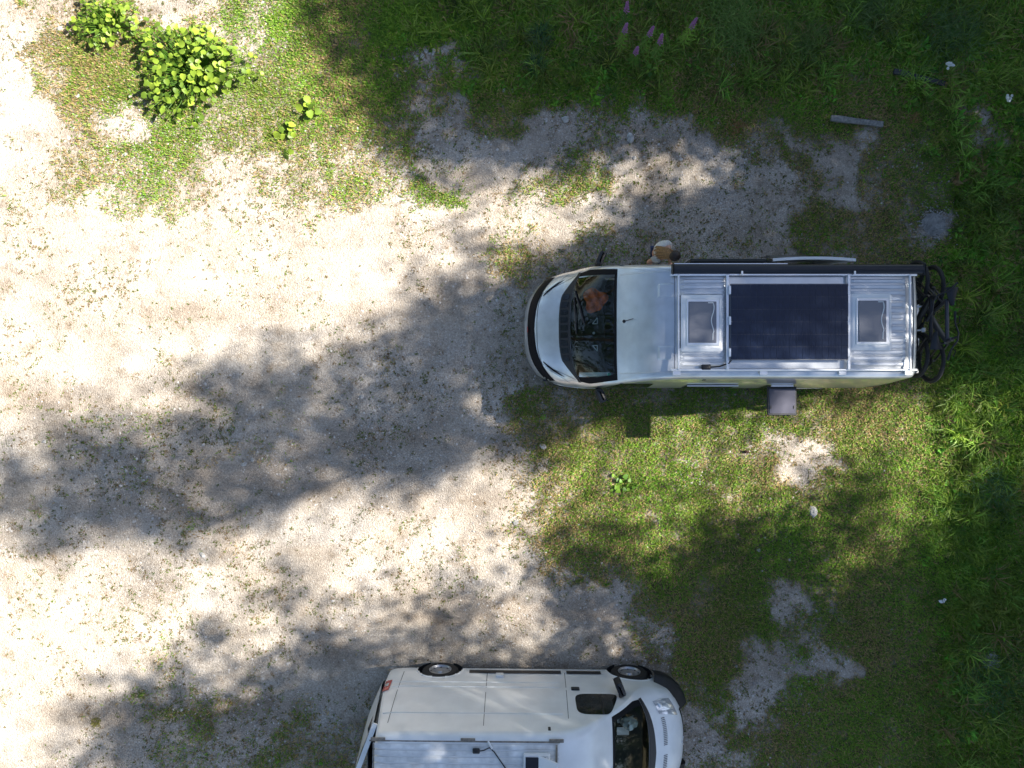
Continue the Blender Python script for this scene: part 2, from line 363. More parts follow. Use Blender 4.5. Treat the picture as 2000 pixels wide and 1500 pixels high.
# ------------------------------------------------------------------ grass, weeds and pebbles
def footprint(X, Y):                # where the vans stand nothing tall grows
    a = (X > .3) & (X < 6.15) & (Y > -.02) & (Y < 1.95); b = (X > -2.3) & (X < 3.0) & (Y < -5.25) & (Y > -7.3)
    return a | b | ((X - 7.92) ** 2 + (Y - 3.0) ** 2 < .30 ** 2)
def blades(name, X, Y, L, W, lean, pal, bend=.35):
    n = len(X); Z = zground(X, Y); ph = rng.random(n) * 2 * PI; le = np.radians(lean[0] + rng.random(n) * (lean[1] - lean[0]))
    d = np.stack((np.cos(ph), np.sin(ph)), -1); side = np.stack((-d[:, 1], d[:, 0]), -1)
    r1 = np.sin(le) * L * .5; z1 = np.cos(le) * L * .55; r2 = r1 + np.sin(np.minimum(le + bend, 1.7)) * L * .5; z2 = z1 + np.cos(np.minimum(le + bend, 1.7)) * L * .45
    B = np.stack((X, Y), -1); vv = np.zeros((n, 5, 3), np.float32)
    vv[:, 0, :2] = B - side * W[:, None] * .4; vv[:, 1, :2] = B + side * W[:, None] * .4; vv[:, :2, 2] = Z[:, None]
    vv[:, 2, :2] = B + d * r1[:, None] + side * W[:, None] * .5; vv[:, 3, :2] = B + d * r1[:, None] - side * W[:, None] * .5; vv[:, 2:4, 2] = (Z + z1)[:, None]
    vv[:, 4, :2] = B + d * r2[:, None]; vv[:, 4, 2] = Z + np.maximum(z2, .004)
    i0 = (np.arange(n) * 5)[:, None]; f = np.concatenate((i0 + np.array([0, 1, 2, 3]), i0 + np.array([3, 2, 4])), 1).reshape(-1)
    lp = np.tile([4, 3], n); c = np.repeat(pal, 5, axis=0).reshape(n, 5, 3).copy()
    return big_mesh(name, vv.reshape(-1, 3), f, lp, GRASS, c.reshape(-1, 3))
def scatter(n, x0=-10.6, x1=10.6, y0=-8.2, y1=8.2): return rng.uniform(x0, x1, n), rng.uniform(y0, y1, n)
def palette(n, X, Y, dry):
    t = rng.random(n)[:, None]; k = fbm(X + 31, Y + 7, .8, 4)[:, None]
    green = np.array([.085, .20, .014]) * (1 - t) + np.array([.29, .45, .04]) * t
    olive = np.array([.30, .28, .05]); straw = np.array([.46, .33, .14]); c = green * (1.35 - .7 * k) * .9 + 0
    c = c * (1 - .3 * np.clip(k * 2 - .8, 0, 1)) + olive * .3 * np.clip(k * 2 - .8, 0, 1)
    isdry = (rng.random(n) < dry)[:, None]; return np.where(isdry, straw * (.5 + .7 * t), c)
X, Y = scatter(900000); c = cover(X, Y); tall = np.clip((Y - 4.6) / 2.2, 0, 1) * np.clip((X + 3.5) / 2, 0, 1) + np.clip((X - 7.6) / 1.6, 0, 1) * np.clip((2.5 - Y) / 2, .3, 1)
tall = np.clip(tall, 0, 1); keep = (rng.random(len(X)) < np.clip((c - .12) * 1.45, 0, 1)) & ~footprint(X, Y); X, Y, tall, c = X[keep], Y[keep], tall[keep], c[keep]
dry = np.clip(.44 - tall * .30 + (fbm(X, Y, .6, 3) - .5) * 1.1 + (.6 - c) * .35, .03, .8)
n = len(X); L_ = (.035 + .05 * rng.random(n)) * (1 + 1.6 * tall); W_ = (.008 + .008 * rng.random(n)) * (1 + .6 * tall)
o = blades('short_grass', X, Y, L_, W_, (25, 75), palette(n, X, Y, dry)); tag(o, 'short green and straw coloured grass around and behind the vans', 'grass', kind='stuff')
# broad little weed leaves in the grass and dotted over the gravel
X, Y = scatter(150000); c = cover(X, Y); tall = np.clip((Y - 4.8) / 2, 0, 1) * np.clip((X + 3) / 2, 0, 1) + np.clip((X - 7.9) / 1.2, 0, 1)
keep = (rng.random(len(X)) < np.clip((c - .4) * 1.1, 0, .75)) & ~footprint(X, Y); X, Y, tall = X[keep], Y[keep], np.clip(tall[keep], 0, 1); n = len(X)
o = blades('weed_leaves', X, Y, (.03 + .035 * rng.random(n)) * (1 + 1.8 * tall), (.016 + .018 * rng.random(n)) * (1 + 1.6 * tall), (35, 80), palette(n, X, Y, .05) * np.array([.9, 1.12, .9]))
tag(o, 'small broad weed leaves mixed through the grass', 'weeds', kind='stuff')
X, Y = scatter(46000); c = sample(V, X, Y) / 9; nz = fbm(X, Y, 1.1, 4)
keep = (rng.random(len(X)) < np.clip(.16 + c * .9 + (nz - .5) * 2.2, .03, .8)) & (c < .62) & ~footprint(X, Y); X, Y = X[keep], Y[keep]
k = rng.integers(4, 12, len(X)); rad = .006 + .075 * rng.random(len(X)) ** 3.2; k = (k * (1 + 30 * np.maximum(rad - .02, 0))).astype(int); rad = rad * (1 + (rng.random(len(X)) < .06) * 1.4)
BX = np.repeat(X, k); BY = np.repeat(Y, k); RR = np.repeat(rad, k); n = len(BX); a = rng.random(n) * 2 * PI; q = np.sqrt(rng.random(n)) * RR
dryk = np.repeat(rng.random(len(X)) < .45, k)
o = blades('gravel_weeds', BX + q * np.cos(a), BY + q * np.sin(a), .016 + .026 * rng.random(n), .005 + .007 * rng.random(n), (35, 82), palette(n, BX, BY, np.where(dryk, .8, .2)) * np.array([.62, .55, .55]))
tag(o, 'tiny scattered weed tufts dotted over the pale gravel', 'weeds', kind='stuff')
# clumps of taller herbs and long grass along the top and right edges
X, Y = scatter(14000); c = cover(X, Y); tl = np.clip((Y - 4.4) / 1.6, 0, 1) * np.clip((X + 3.2) / 2, 0, 1) + np.clip((X - 7.2) / 1.4, 0, 1) + .17
keep = (rng.random(len(X)) < np.clip(tl, 0, 1) * np.clip((c - .4) * 2, 0, .8)) & ~footprint(X, Y); X, Y, tl = X[keep], Y[keep], np.clip(tl[keep], .34, 1); nc = len(X)
kind = rng.random(nc); k = np.where(kind < .5, rng.integers(14, 34, nc), rng.integers(7, 16, nc)); rep = lambda a: np.repeat(a, k)
cl = np.where((kind < .5)[:, None], np.array([.19, .29, .04]), np.array([.14, .33, .03])) * rng.uniform(.35, 1.45, (nc, 1)) * rng.uniform(.85, 1.2, (nc, 3)); dr = rng.random(nc) < .08; cl[dr] = np.array([.30, .20, .09])
n = int(k.sum()); isg = rep(kind < .5); sz = rep(tl * rng.uniform(.6, 1.25, nc)); L_ = np.where(isg, .20 + .24 * rng.random(n), .08 + .10 * rng.random(n)) * sz; W_ = np.where(isg, .010 + .007 * rng.random(n), .035 + .04 * rng.random(n)) * sz
o = blades('herb_clumps', rep(X) + rng.normal(0, .04, n), rep(Y) + rng.normal(0, .04, n), L_, W_, (18, 66), np.repeat(cl, k, axis=0) * rng.uniform(.7, 1.25, (n, 1)), .5)
tag(o, 'rank herbs and long grass along the top and right edges', 'herbs', kind='stuff')
# pebbles
def pebbles(n):
    X, Y = scatter(n * 3); c = sample(V, X, Y) / 9; nz = fbm(X + 3, Y + 60, .7, 4)
    X_, Y_ = X, Y; keep = (rng.random(len(X)) < np.clip(.28 + (nz - .5) * 2.4 - np.maximum(c - .75, 0) * 3, 0.02, .9)); X, Y = X[keep][:n], Y[keep][:n]; n = len(X)
    base = np.array([(0, 0, 1.), (1, 0, .1), (.31, .95, .1), (-.81, .59, .1), (-.81, -.59, .1), (.31, -.95, .1)]); fc = [(0, i, i % 5 + 1) for i in range(1, 6)]
    sz = .004 + .028 * rng.random(n) ** 11 + .006 * rng.random(n) + (rng.random(n) < .007) * rng.uniform(.008, .026, n); a = rng.random(n) * 2 * PI; ca, sa = np.cos(a)[:, None], np.sin(a)[:, None]
    J = base[None] * rng.uniform(.65, 1.25, (n, 6, 3)); J[:, :, 1] *= rng.uniform(.55, 1, n)[:, None]; J *= sz[:, None, None]; J[:, :, 2] *= .7
    vv = np.stack((J[..., 0] * ca - J[..., 1] * sa + X[:, None], J[..., 0] * sa + J[..., 1] * ca + Y[:, None], J[..., 2] + (zground(X, Y) - sz * .12)[:, None]), -1)
    f = ((np.arange(n) * 6)[:, None, None] + np.array(fc)[None]).reshape(-1); t = rng.random(n)[:, None]
    col = np.array([.20, .175, .15]) * (1 - t) + np.array([.58, .55, .51]) * t
    return big_mesh('gravel_pebbles', vv.reshape(-1, 3), f, np.full(n * 5, 3), PEB, np.repeat(col, 6, axis=0))
PEB = bpy.data.materials.new('pebble'); PEB.use_nodes = True
_a = PEB.node_tree.nodes.new('ShaderNodeAttribute'); _a.attribute_name = 'Col'; PEB.node_tree.links.new(_a.outputs['Color'], PEB.node_tree.nodes['Principled BSDF'].inputs['Base Color']); PEB.node_tree.nodes['Principled BSDF'].inputs['Roughness'].default_value = .9
tag(pebbles(95000), 'loose pale limestone pebbles strewn over the gravel', 'pebbles', kind='stuff')

# ------------------------------------------------------------------ vans
def hermite(xs, ys):
    xs = np.array(xs, float); ys = np.array(ys, float); d = np.diff(ys) / np.diff(xs); m = np.zeros(len(xs)); m[0] = d[0]; m[-1] = d[-1]
    for i in range(1, len(xs) - 1): m[i] = 0 if d[i - 1] * d[i] <= 0 else 2 * d[i - 1] * d[i] / (d[i - 1] + d[i])
    def f(x):
        x = min(max(x, xs[0]), xs[-1]); i = min(int(np.searchsorted(xs, x, 'right')) - 1, len(xs) - 2); h = xs[i + 1] - xs[i]; t = (x - xs[i]) / h
        return (2 * t**3 - 3 * t**2 + 1) * ys[i] + (t**3 - 2 * t**2 + t) * h * m[i] + (-2 * t**3 + 3 * t**2) * ys[i + 1] + (t**3 - t**2) * h * m[i + 1]
    return f
class Van:
    def __init__(s, L, lean=0.0):
        s.L = L; s.lean = lean
        s.zt = hermite([0, .02, .06, .12, .20, .35, .55, .70, .76, .93, 1.19, 1.45, 1.54, 1.75, 2.0, 2.25, 2.6, L - .4, L - .12, L - .03, L],
                       [.52, .68, .82, .92, .995, 1.10, 1.215, 1.305, 1.345, 1.502, 1.727, 1.93, 2.01, 2.20, 2.38, 2.475, 2.51, 2.52, 2.50, 2.45, 2.38])
        s.w = hermite([0, .1, .3, .6, 1.0, 2.0, L - .4, L - .08, L], [.80, .90, .98, 1.01, 1.025, 1.025, 1.025, 1.0, .97])
        s.bow = hermite([0, .4, .8, 1.45, 2.0, L - .2, L], [.47, .38, .22, .03, 0, 0, -.03])
        s.rad = hermite([0, .2, .5, .78, .95, 1.4, 2.0, L], [.05, .10, .13, .10, .06, .07, .15, .12])
        s.cr = hermite([0, .5, .8, 1.45, 2.2, L], [.03, .06, .05, .05, .035, .03])
    def inset(s, z): return (.03 * max(0, .45 - z) / .2 if z < .45 else 0) + (.165 * ((z - 1.15) / 1.35) ** 1.35 if z > 1.15 else 0)
    def pt(s, x, t, off=0.0):
        zt, w = s.zt(x), s.w(x); zb = .26; r = min(s.rad(x), (zt - zb) * .45); c = s.cr(x); a = abs(t); sg = 1 if t >= 0 else -1
        ye = w - s.inset(zt - r - c)
        if a <= .5: y = a / .5 * (ye - r); z = zt - c * (y / ye) ** 2 + off
        elif a <= .64:
            q = (a - .5) / .14 * PI / 2; ce = c * ((ye - r) / ye) ** 2; y = ye - r + (r + off) * math.sin(q); z = zt - ce - r + (r + off) * math.cos(q)
        else:
            ce = c * ((ye - r) / ye) ** 2; z0 = zt - ce - r; k = (a - .64) / .36; z = z0 + (zb - z0) * k; y = w - s.inset(z) + off
            y += (ye - (w - s.inset(z0))) * (1 - k)
        k = min(1, max(0, (x - s.L + .6) / .6)); xl = -s.lean * k * k * min(1, max(0, (z - .9) / 1.4))
        return (xl + (x + s.bow(x) * y ** 3 if y < 1 else x + s.bow(x)), y * sg, z)
    def side(s, x, z, sg, off=.004): return (x + s.bow(x) * min(1, s.w(x)) ** 3, (s.w(x) - s.inset(z) + off) * sg, z)
    def side_at(s, xr, z, sg, off=.004):
        x = xr
        for _ in range(30): x += .6 * (xr - s.side(max(0, x), z, sg)[0])
        p = s.side(max(0, x), z, sg, off); return (xr, p[1], p[2])
    def top(s, x, y, off=.004):
        zt, w = s.zt(x), s.w(x); r = s.rad(x); c = s.cr(x); ye = w - s.inset(zt - r - c); a = abs(y); yr = min(a, ye - r)
        z = zt - c * (yr / ye) ** 2
        if a > ye - r: d = min(a - (ye - r), r * .98); z -= r - math.sqrt(r * r - d * d)
        return (x + s.bow(x) * min(a, 1) ** 3, y, z + off)
    def side_patch(s, m, x0, x1, z0, z1, sg, off=.004, n=10, sk0=0, sk1=0):     # sk: x shift of the upper edge
        m.grid(lambda a, b: s.side((x0 + sk0 * b) * (1 - a) + (x1 + sk1 * b) * a, z0 + (z1 - z0) * b, sg, off), n, 6); return m
    def top_patch(s, m, xa, xb, y0, y1, off=.004, nu=8, nv=24):   # xa, xb functions of y
        m.grid(lambda a, b: s.top(xa(y0 + (y1 - y0) * b) * (1 - a) + xb(y0 + (y1 - y0) * b) * a, y0 + (y1 - y0) * b, off), nu, nv); return m
    def body(s, root, paint, wheels_x, ws=True):
        xs = sorted(set([0, .01, .02, .04, .06, .09, .12, .16, .2, .27, .35, .45, .55, .64, .70] + list(np.round(np.linspace(.76, 1.45, 13), 4)) + [1.49, 1.54, 1.6, 1.7, 1.8, 1.9, 2.0, 2.12, 2.25, 2.4]
                        + list(np.round(np.arange(2.55, s.L - .15, .05), 3)) + [s.L - .12, s.L - .08, s.L - .05, s.L - .03, s.L - .012, s.L]
                        + [round(w + d, 3) for w in wheels_x for d in np.arange(-.45, .46, .03)]))
        ts = [i / 24 * .5 for i in range(24)] + [.5 + .14 * i / 6 for i in range(6)] + [.64 + .36 * i / 20 for i in range(21)]; ts = [-t for t in ts[:0:-1]] + ts
        m = M(); g = M(); nt = len(ts); Vv = [s.pt(x, t) for x in xs for t in ts]; Fb = []; Fg = []
        for i in range(len(xs) - 1):
            for j in range(nt - 1):
                f = (i * nt + j, (i + 1) * nt + j, (i + 1) * nt + j + 1, i * nt + j + 1); xc = (xs[i] + xs[i + 1]) / 2; tc_ = (ts[j] + ts[j + 1]) / 2
                zc = sum(Vv[k][2] for k in f) / 4; xr = sum(Vv[k][0] for k in f) / 4
                if .76 < xc < 1.45 and abs(tc_) < .49: Fg.append(f); continue
                if abs(tc_) > .64 and any(math.hypot(xr - w, zc - .34) < .41 for w in wheels_x): continue
                Fb.append(f)
        last = (len(xs) - 1) * nt; Fb.append(tuple(range(nt))); Fb.append(tuple(last + k for k in range(nt - 1, -1, -1)))
        m.add(Vv, Fb); b = m.build('body', paint, root, True)
        used = sorted(set(k for f in Fg for k in f)); mp = {k: i for i, k in enumerate(used)}
        g.add([Vv[k] for k in used], [tuple(mp[k] for k in f) for f in Fg]); g.build('windscreen', WSGLASS, root, True)
        # dark screen surround, on the glass edge
        e = M()
        for sg in (-1, 1): e.grid(lambda a, bb: s.pt(.76 + .69 * a, sg * (.45 + .055 * bb), .004), 14, 2)
        e.grid(lambda a, bb: s.pt(1.415 + .04 * bb, -.505 + 1.01 * a, .0045), 40, 2); e.build('windscreen_surround', BLACKTRIM, root, True)
        # floor and wheel housings
        f = M(); f.box((s.L / 2 + .1, 0, .30), (s.L - .5, 1.8, .05)); f.build('underfloor', PLASTIC, root)
        for wx in wheels_x:
            for sg in (-1, 1):
                a = M(); a.lathe((wx, 0, .34), [(.415, sg * .70), (.415, sg * .985)], 'Y', 40); a.build('wheel_housing', PLASTIC, root, True)
                t = M(); t.tube([s.side_at(wx + .42 * math.cos(q), .34 + .42 * math.sin(q), sg, .0) for q in np.linspace(-.1, PI + .1, 24)], .014, 6); t.build('wheel_arch_lip', paint, root, True)
                s.wheel(root, wx, sg)
    def wheel(s, root, wx, sg):
        y = sg * .90; w = M(); w.lathe((wx, y, .34), [(.20, sg * .10), (.255, sg * .115), (.30, sg * .11), (.33, sg * .085), (.34, sg * .04), (.34, -sg * .09), (.30, -sg * .11), (.2, -sg * .11)], 'Y', 40)
        t = w.build('wheel', RUBBER, root, True)
        r = M(); r.lathe((wx, y, .34), [(.0, sg * .085), (.055, sg * .088), (.07, sg * .06), (.13, sg * .05), (.165, sg * .07), (.19, sg * .075), (.205, sg * .108), (.198, sg * .112)], 'Y', 32)
        r.build('rim', RIM, t, True)
        for k in range(8):
            a = 2 * PI * k / 8; h = M(); h.lathe((wx + .168 * math.cos(a), y + sg * .078, .34 + .168 * math.sin(a)), [(.018, 0), (.0, .001 * sg)], 'Y', 10); h.build('rim_hole', RUBBER, t)
def mirror(root, van, sg, matb=PLASTIC, lens=GLOSSBLK):
    m = M(); x0 = 1.27
    m.tube([(x0 - .03, sg * .99, 1.22), (x0 - .03, sg * 1.08, 1.25)], .04, 8)
    m.box((x0 - .0, sg * 1.15, 1.36), (.12, .23, .36), -sg * .40, .045); o = m.build('wing_mirror', matb, root, True)
    g = M(); g.box((x0 + .062, sg * 1.16, 1.36), (.008, .17, .30), -sg * .40, .0); g.build('mirror_glass', lens, o)
    return o

# ---------------- silver camper van, front towards the left
van = Van(6.0); A = empty('camper_van', (.22, .955, 0)); WX = [.95, 4.985]
tag(A, 'silver camper van with black solar panel, two roof hatches and side awning', 'camper van')
van.body(A, SILVER, WX)
m = M(); van.top_patch(m, lambda y: .575 + .13 * min(1, max(0, (abs(y) - .55) / .33)) ** 1.0, lambda y: .755, -.93, .93, .006, 6, 36); cowl = m.build('cowl_panel', PLASTIC, A, True)
for k in range(9):
    m = M(); yy = -.52 + .13 * k; m.grid(lambda a, b: van.top(.60 + .11 * a, yy - .045 + .09 * b, .014), 3, 2); m.build('cowl_slot', GLOSSBLK, cowl)
m = M(); van.top_patch(m, lambda y: .05 + .02 * abs(y), lambda y: .165 + .06 * abs(y), -.90, .90, .006, 5, 48); m.build('grille_band', BLACKTRIM, A, True)
m = M(); van.top_patch(m, lambda y: .012, lambda y: .038, -.16, .16, .008, 2, 12); m.build('number_plate_strip', mat('plate', (.5, .5, .52), .4), A, True)
m = M(); m.box((.052, 0, .86), (.012, .10, .04), 0, .004); m.build('badge', REDLAMP, A)
for sg in (-1, 1):
    m = M(); m.grid(lambda a, b: van.top((.22 + .26 * a) + .02 * b, sg * (.60 + .33 * a + (.09 - .06 * a) * b), .008), 12, 4); h = m.build('headlight', LAMP, A, True)
    m = M(); m.grid(lambda a, b: van.top(.25 + .28 * a - .012, sg * (.56 + .33 * a + .055 * math.sin(PI * min(1, a + .15)) * b), .010), 14, 2); m.build('headlight_trim', BLACKTRIM, h, True)
    m = M(); van.top_patch(m, lambda y: .205, lambda y: .212, sg * .0, sg * .62, .0055, 1, 20); m.build('bonnet_seam', SEAM, A)
    m = M(); m.grid(lambda a, b: van.top(.215 + .46 * a, sg * (.62 + .26 * a + .007 * b), .0055), 16, 1); m.build('bonnet_seam', SEAM, A)
    mirror(A, van, sg)
    m = M(); van.side_patch(m, 1.28, 2.05, 1.32, 1.92, sg, .005, 10, .22, 0); m.build('front_door_window', DARKGLASS, A, True)
# wipers
for (ya, yb, xa, xb) in ((.50, -.12, .79, .83), (.62, .05, .78, .95)):
    m = M(); m.tube([Vector(van.top(xa, ya, .03)), Vector(van.top((xa + xb) / 2 + .03, (ya + yb) / 2, .035)), Vector(van.top(xb + .02, yb, .03))], .012, 6); m.build('wiper', PLASTIC, A, True)
# cab inside
m = M(); m.grid(lambda a, b: (.86 + .50 * a, -.86 + 1.72 * b, 1.27 - .10 * a + .03 * math.sin(b * 9)), 6, 20); m.grid(lambda a, b: (1.36 + .03 * a, -.86 + 1.72 * b, 1.17 - .5 * a), 3, 8); m.build('dashboard', DASH, A, True)
m = M(); m.box((1.9, 0, .62), (1.6, 1.8, .04)); m.box((2.75, 0, 1.4), (.04, 1.8, 1.9)); m.build('cab_interior', DASH, A)
for y in (-.45, .45):
    m = M(); m.box((1.95, y, .95), (.5, .5, .16), 0, .06); m.box((2.18, y, 1.35), (.14, .48, .7), 0, .06); m.box((2.2, y, 1.80), (.1, .26, .2), 0, .04); m.build('cab_seat', SEATF, A, True)
m = M(); m.torus((0, 0, 0), .19, .016, 'Z', 32, 8); w = m.build('steering_wheel', PLASTIC, A, True); w.location = (1.52, -.45, 1.18); w.rotation_euler = (0, math.radians(-35), 0)
for y, wd in ((-.80, .075), (.84, .02)):
    m = M()
    for k in range(4): m.grid(lambda a, b: (van.pt(.88 + .46 * a, 0)[0] + .03, y - wd / 2 + wd * (k + b) / 4, van.pt(.88 + .46 * a, 0)[2] - .11 + .012 * (b if k % 2 else 1 - b)), 6, 2)
    m.build('folded_blind', PAPER, A)
m = M(); m.lathe((1.36, -.80, 1.79), [(.03, 0), (.0, .001)], 'Z', 16); m.build('toll_sticker', mat('green_sticker', (.02, .42, .22), .5), A)
for y, sg in ((.07, 1), (-.30, -1)):
    m = M(); c0 = [(1.15, y, 1.23), (1.23, y, 1.24), (1.23, y + sg * .10, 1.24)]
    for q in range(3): m.tube([c0[q], c0[(q + 1) % 3]], .008, 5)
    m.build('pale_triangle', PAPER, A)  # pale triangular outline of thin tubes above the dashboard
m = M(); m.lathe((1.17, -.09, 1.24), [(.022, 0), (.018, .015), (0, .02)], 'Z', 12); m.build('dash_knob', PAPER, A)
# roof gear
for sg in (-1, 1):
    m = M(); m.tube([van.top(1.50 + .76 * k / 12, sg * (.79 - .02 * k / 12), .0) for k in range(13)], .009, 6); m.build('roof_crease', SILVER, A, True)
    m = M(); m.grid(lambda a, b: van.top(2.02 + .22 * a, sg * (.37 + .22 * b), .012 if 0 < a and 0 < b < 1 else .001), 8, 8); m.build('pressed_panel', SILVER, A)
for k in range(15):
    y = -.65 + k * .09
    for xa, xb in ((2.34, 3.02), (3.04, 4.86), (4.90, 5.76)):
        if 3.0 < xa < 4 and abs(y) < .66: continue
        m = M(); m.grid(lambda a, b: (xa + (xb - xa) * a, y - .034 + .068 * b, van.top(xa + (xb - xa) * a, y)[2] + (.022 if 0 < b < 1 and 0 < a < 1 else .001)), 12, 4); m.build('roof_rib', ROOFP, A)
for sg in (-1, 1):
    m = M(); y = sg * .72 - .02; m.box((4.05, y, 2.545), (3.74, .035, .03), 0, .008); rail = m.build('roof_rail', ALU, A)
    for x in (2.28, 3.6, 4.8, 5.8):
        m = M(); m.box((x, sg * .765 - .02, 2.515), (.12, .07, .03), 0, .006); m.build('rail_bracket', ALU, rail)
for x in (2.30, 3.04, 4.875, 5.80):
    m = M(); m.box((x, -.02, 2.565), (.045 if x in (3.04, 4.875) else .03, 1.44, .028), 0, .006); m.build('crossbar', ALU, A)
for x in (2.26, 5.88):
    m = M(); van.top_patch(m, lambda y: x, lambda y: x + .008, -.80, .80, .003, 1, 20); m.build('roof_seam', SEAM, A)
m = M(); van.top_patch(m, lambda y: 5.90, lambda y: 5.945, -.80, .80, .006, 2, 20); m.build('rear_roof_trim', ALU, A, True)
m = M(); m.box((3.955, -.02, 2.605), (1.775, 1.15, .035), 0, .005); sp = m.build('solar_panel', CELLBACK, A); sp['label'] = 'black solar panel'
cm = M(); cm.box((0, 0, 0), (.0925, .183, .004)); cme = cm.mesh('solar_cell'); cme.materials.append(CELL)
for i in range(18):
    for j in range(6): child(cme, 'solar_cell', sp, (3.955 - .833 + i * .098, -.489 + j * .1876, 2.6245))
for x in (3.04, 4.875):
    for y in (-.48, 0, .46):
        m = M(); m.box((x + (.03 if x < 4 else -.03), y, 2.60), (.05, .13, .05), 0, .006); m.build('panel_clamp', ALU, A)
def hatch(x, y):
    m = M(); m.box((x, y, 2.56), (.64, .86, .09), 0, .04); h = m.build('roof_hatch', HATCH, A, True)
    m = M(); m.box((x + .01, y + .01, 2.612), (.50, .70, .02), 0, .008); m.build('hatch_rim', ALU, h)
    m = M(); m.box((x, y + .01, 2.628), (.42, .62, .02), 0, .008); p = m.build('hatch_pane', PANE, h)
    m = M(); m.tube([(x + .15 + .02 * math.sin(q * 9) * (1 if q > .2 else .2), y - .26 + .56 * q, 2.640) for q in np.linspace(0, 1, 18)] + [(x + .08, y + .30, 2.640)], .007, 5); m.build('hatch_seal_line', HATCH, h)
    m = M(); m.box((x - .33, y + .02, 2.55), (.03, .80, .05), 0, .005); m.build('hatch_wind_deflector', GLOSSBLK, h)
    return h
hatch(2.645, -.035); hatch(5.20, -.02)
m = M(); m.grid(lambda a, b: (2.22 + 3.80 * a, .785 + .078 * math.cos(PI * b), 2.53 + .06 * math.sin(PI * b)), 4, 12); m.box((4.12, .785, 2.50), (3.8, .155, .06), 0, .02)
aw = m.build('side_awning', AWNING, A, True); m = M(); m.box((3.10, .871, 2.53), (1.72, .012, .02)); m.build('awning_lead_rail', ALU, aw)
for x in (2.22, 6.02):
    m = M(); m.box((x, .785, 2.53), (.025, .165, .13), 0, .03); m.build('awning_end_cap', PLASTIC, aw)
for x in (3.25, 4.95):
    m = M(); m.box((x, .725, 2.60), (.03, .05, .02), 0, .004); m.build('awning_bracket', ALU, aw)
m = M(); p0 = Vector(van.top(1.56, .04, 0)); m.lathe(p0, [(.028, 0), (.024, .02), (0, .03)], 'Z', 14); m.tube([p0 + Vector((0, 0, .02)), p0 + Vector((.12, .03, .16))], .005, 6); m.build('antenna', CABLE, A)
m = M(); m.box((2.72, -.70, 2.55), (.14, .08, .05), 0, .015); m.tube([(2.78, -.70, 2.55), (2.92, -.69, 2.56), (3.06, -.64, 2.57), (3.12, -.56, 2.58)], .012, 6); m.build('roof_cable', CABLE, A, True)
# sides: window, open flap, sliding door
m = M(); van.side_patch(m, 2.62, 3.45, 1.30, 1.78, -1, .010, 8); w1 = m.build('side_window', DARKGLASS, A, True)
m = M(); m.tube([van.side(2.62 + .83 * k / 8, 1.79, -1, .02) for k in range(9)], .012, 6); m.build('window_rail', ALU, w1)
m = M(); van.side_patch(m, 3.93, 4.42, 1.25, 1.72, -1, .006, 6); m.build('flap_opening', DARKGLASS, A)
fz = 1.74; fy = -(1.025 - van.inset(fz)); m = M(); m.box((4.175, fy - .262, fz), (.48, .47, .03), 0, .02); fp = m.build('window_flap', PLASTIC, A)
m = M(); m.box((4.175, fy - .262, fz + .018), (.42, .40, .012), 0, .004); m.build('flap_pane', FLAPP, fp)
for x in (3.985, 4.365):
    m = M(); m.box((x, fy - .36, fz + .026), (.02, .05, .014)); m.build('flap_latch', PLASTIC, fp)
m = M(); m.box((4.175, fy - .015, fz + .015), (.36, .022, .02)); m.build('flap_hinge', ALU, fp)
m = M(); m.grid(lambda a, b: (3.86 + 1.30 * a, 1.025 + .115 - van.inset(.45 + 1.75 * b) * .9 + .035 * math.sin(PI * min(1, b * 1.6)) - .03 * (2 * a - 1) ** 2, .45 + 1.75 * b), 12, 16)
d = m.build('sliding_door', SILVER, A, True)
m = M(); m.grid(lambda a, b: (5.16 - 1.30 * a, 1.025 + .075 - van.inset(.45 + 1.75 * b) * .9 - .03 * (2 * a - 1) ** 2, .45 + 1.75 * b), 12, 16); m.grid(lambda a, b: (3.86 + 1.30 * a, 1.025 + .075 + .045 * b - van.inset(2.2) * .9 - .03 * (2 * a - 1) ** 2, 2.2), 12, 1); m.build('door_inner_trim', HATCH, d, True)
m = M(); m.grid(lambda a, b: (3.95 + 1.1 * a, 1.025 + .068 - van.inset(1.2 + .6 * b) * .9, 1.2 + .6 * b), 8, 4); m.build('door_window_inside', DARKGLASS, d)
m = M(); m.grid(lambda a, b: (3.98 + 1.05 * a, 1.025 + .155 - van.inset(1.25 + .55 * b) * .9 + .01, 1.25 + .55 * b), 8, 5); m.build('door_window', DARKGLASS, d, True)
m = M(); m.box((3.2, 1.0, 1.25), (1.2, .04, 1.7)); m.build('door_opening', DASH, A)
m = M(); m.tube([(3.55, 1.12, .40), (3.75, 1.19, .42), (4.2, 1.22, .42), (4.7, 1.18, .42)], .03, 8); m.build('entry_step', PLASTIC, A, True)
for sg in (-1, 1):
    m = M(); van.side_patch(m, 5.86, 5.97, .9, 1.5, sg, .008, 3); m.build('tail_light', REDLAMP, A, True)
# rack on the rear doors
m = M()
for y in (-.42, .30): m.tube([(6.0, y, 2.15), (6.12, y, 2.18), (6.14, y, 1.35), (6.62, y, 1.33)], .017, 8)
m.tube([(6.14, -.62, 1.9), (6.14, .55, 1.9)], .015, 8)
rk = m.build('bike_rack', BIKEBLK, A, True)
for x in (6.30, 6.55):
    m = M(); m.box((x, -.03, 1.43), (.07, 1.62, .03), 0, .008); m.build('wheel_tray', ALU, rk)
for x, y in ((6.30, -.1), (6.42, .28)):
    m = M(); m.tube([(6.14, y, 1.9), (x, y, 2.05)], .015, 8); m.box((x, y, 2.05), (.05, .07, .05), 0, .01); m.build('holding_arm', ALU, rk, True)

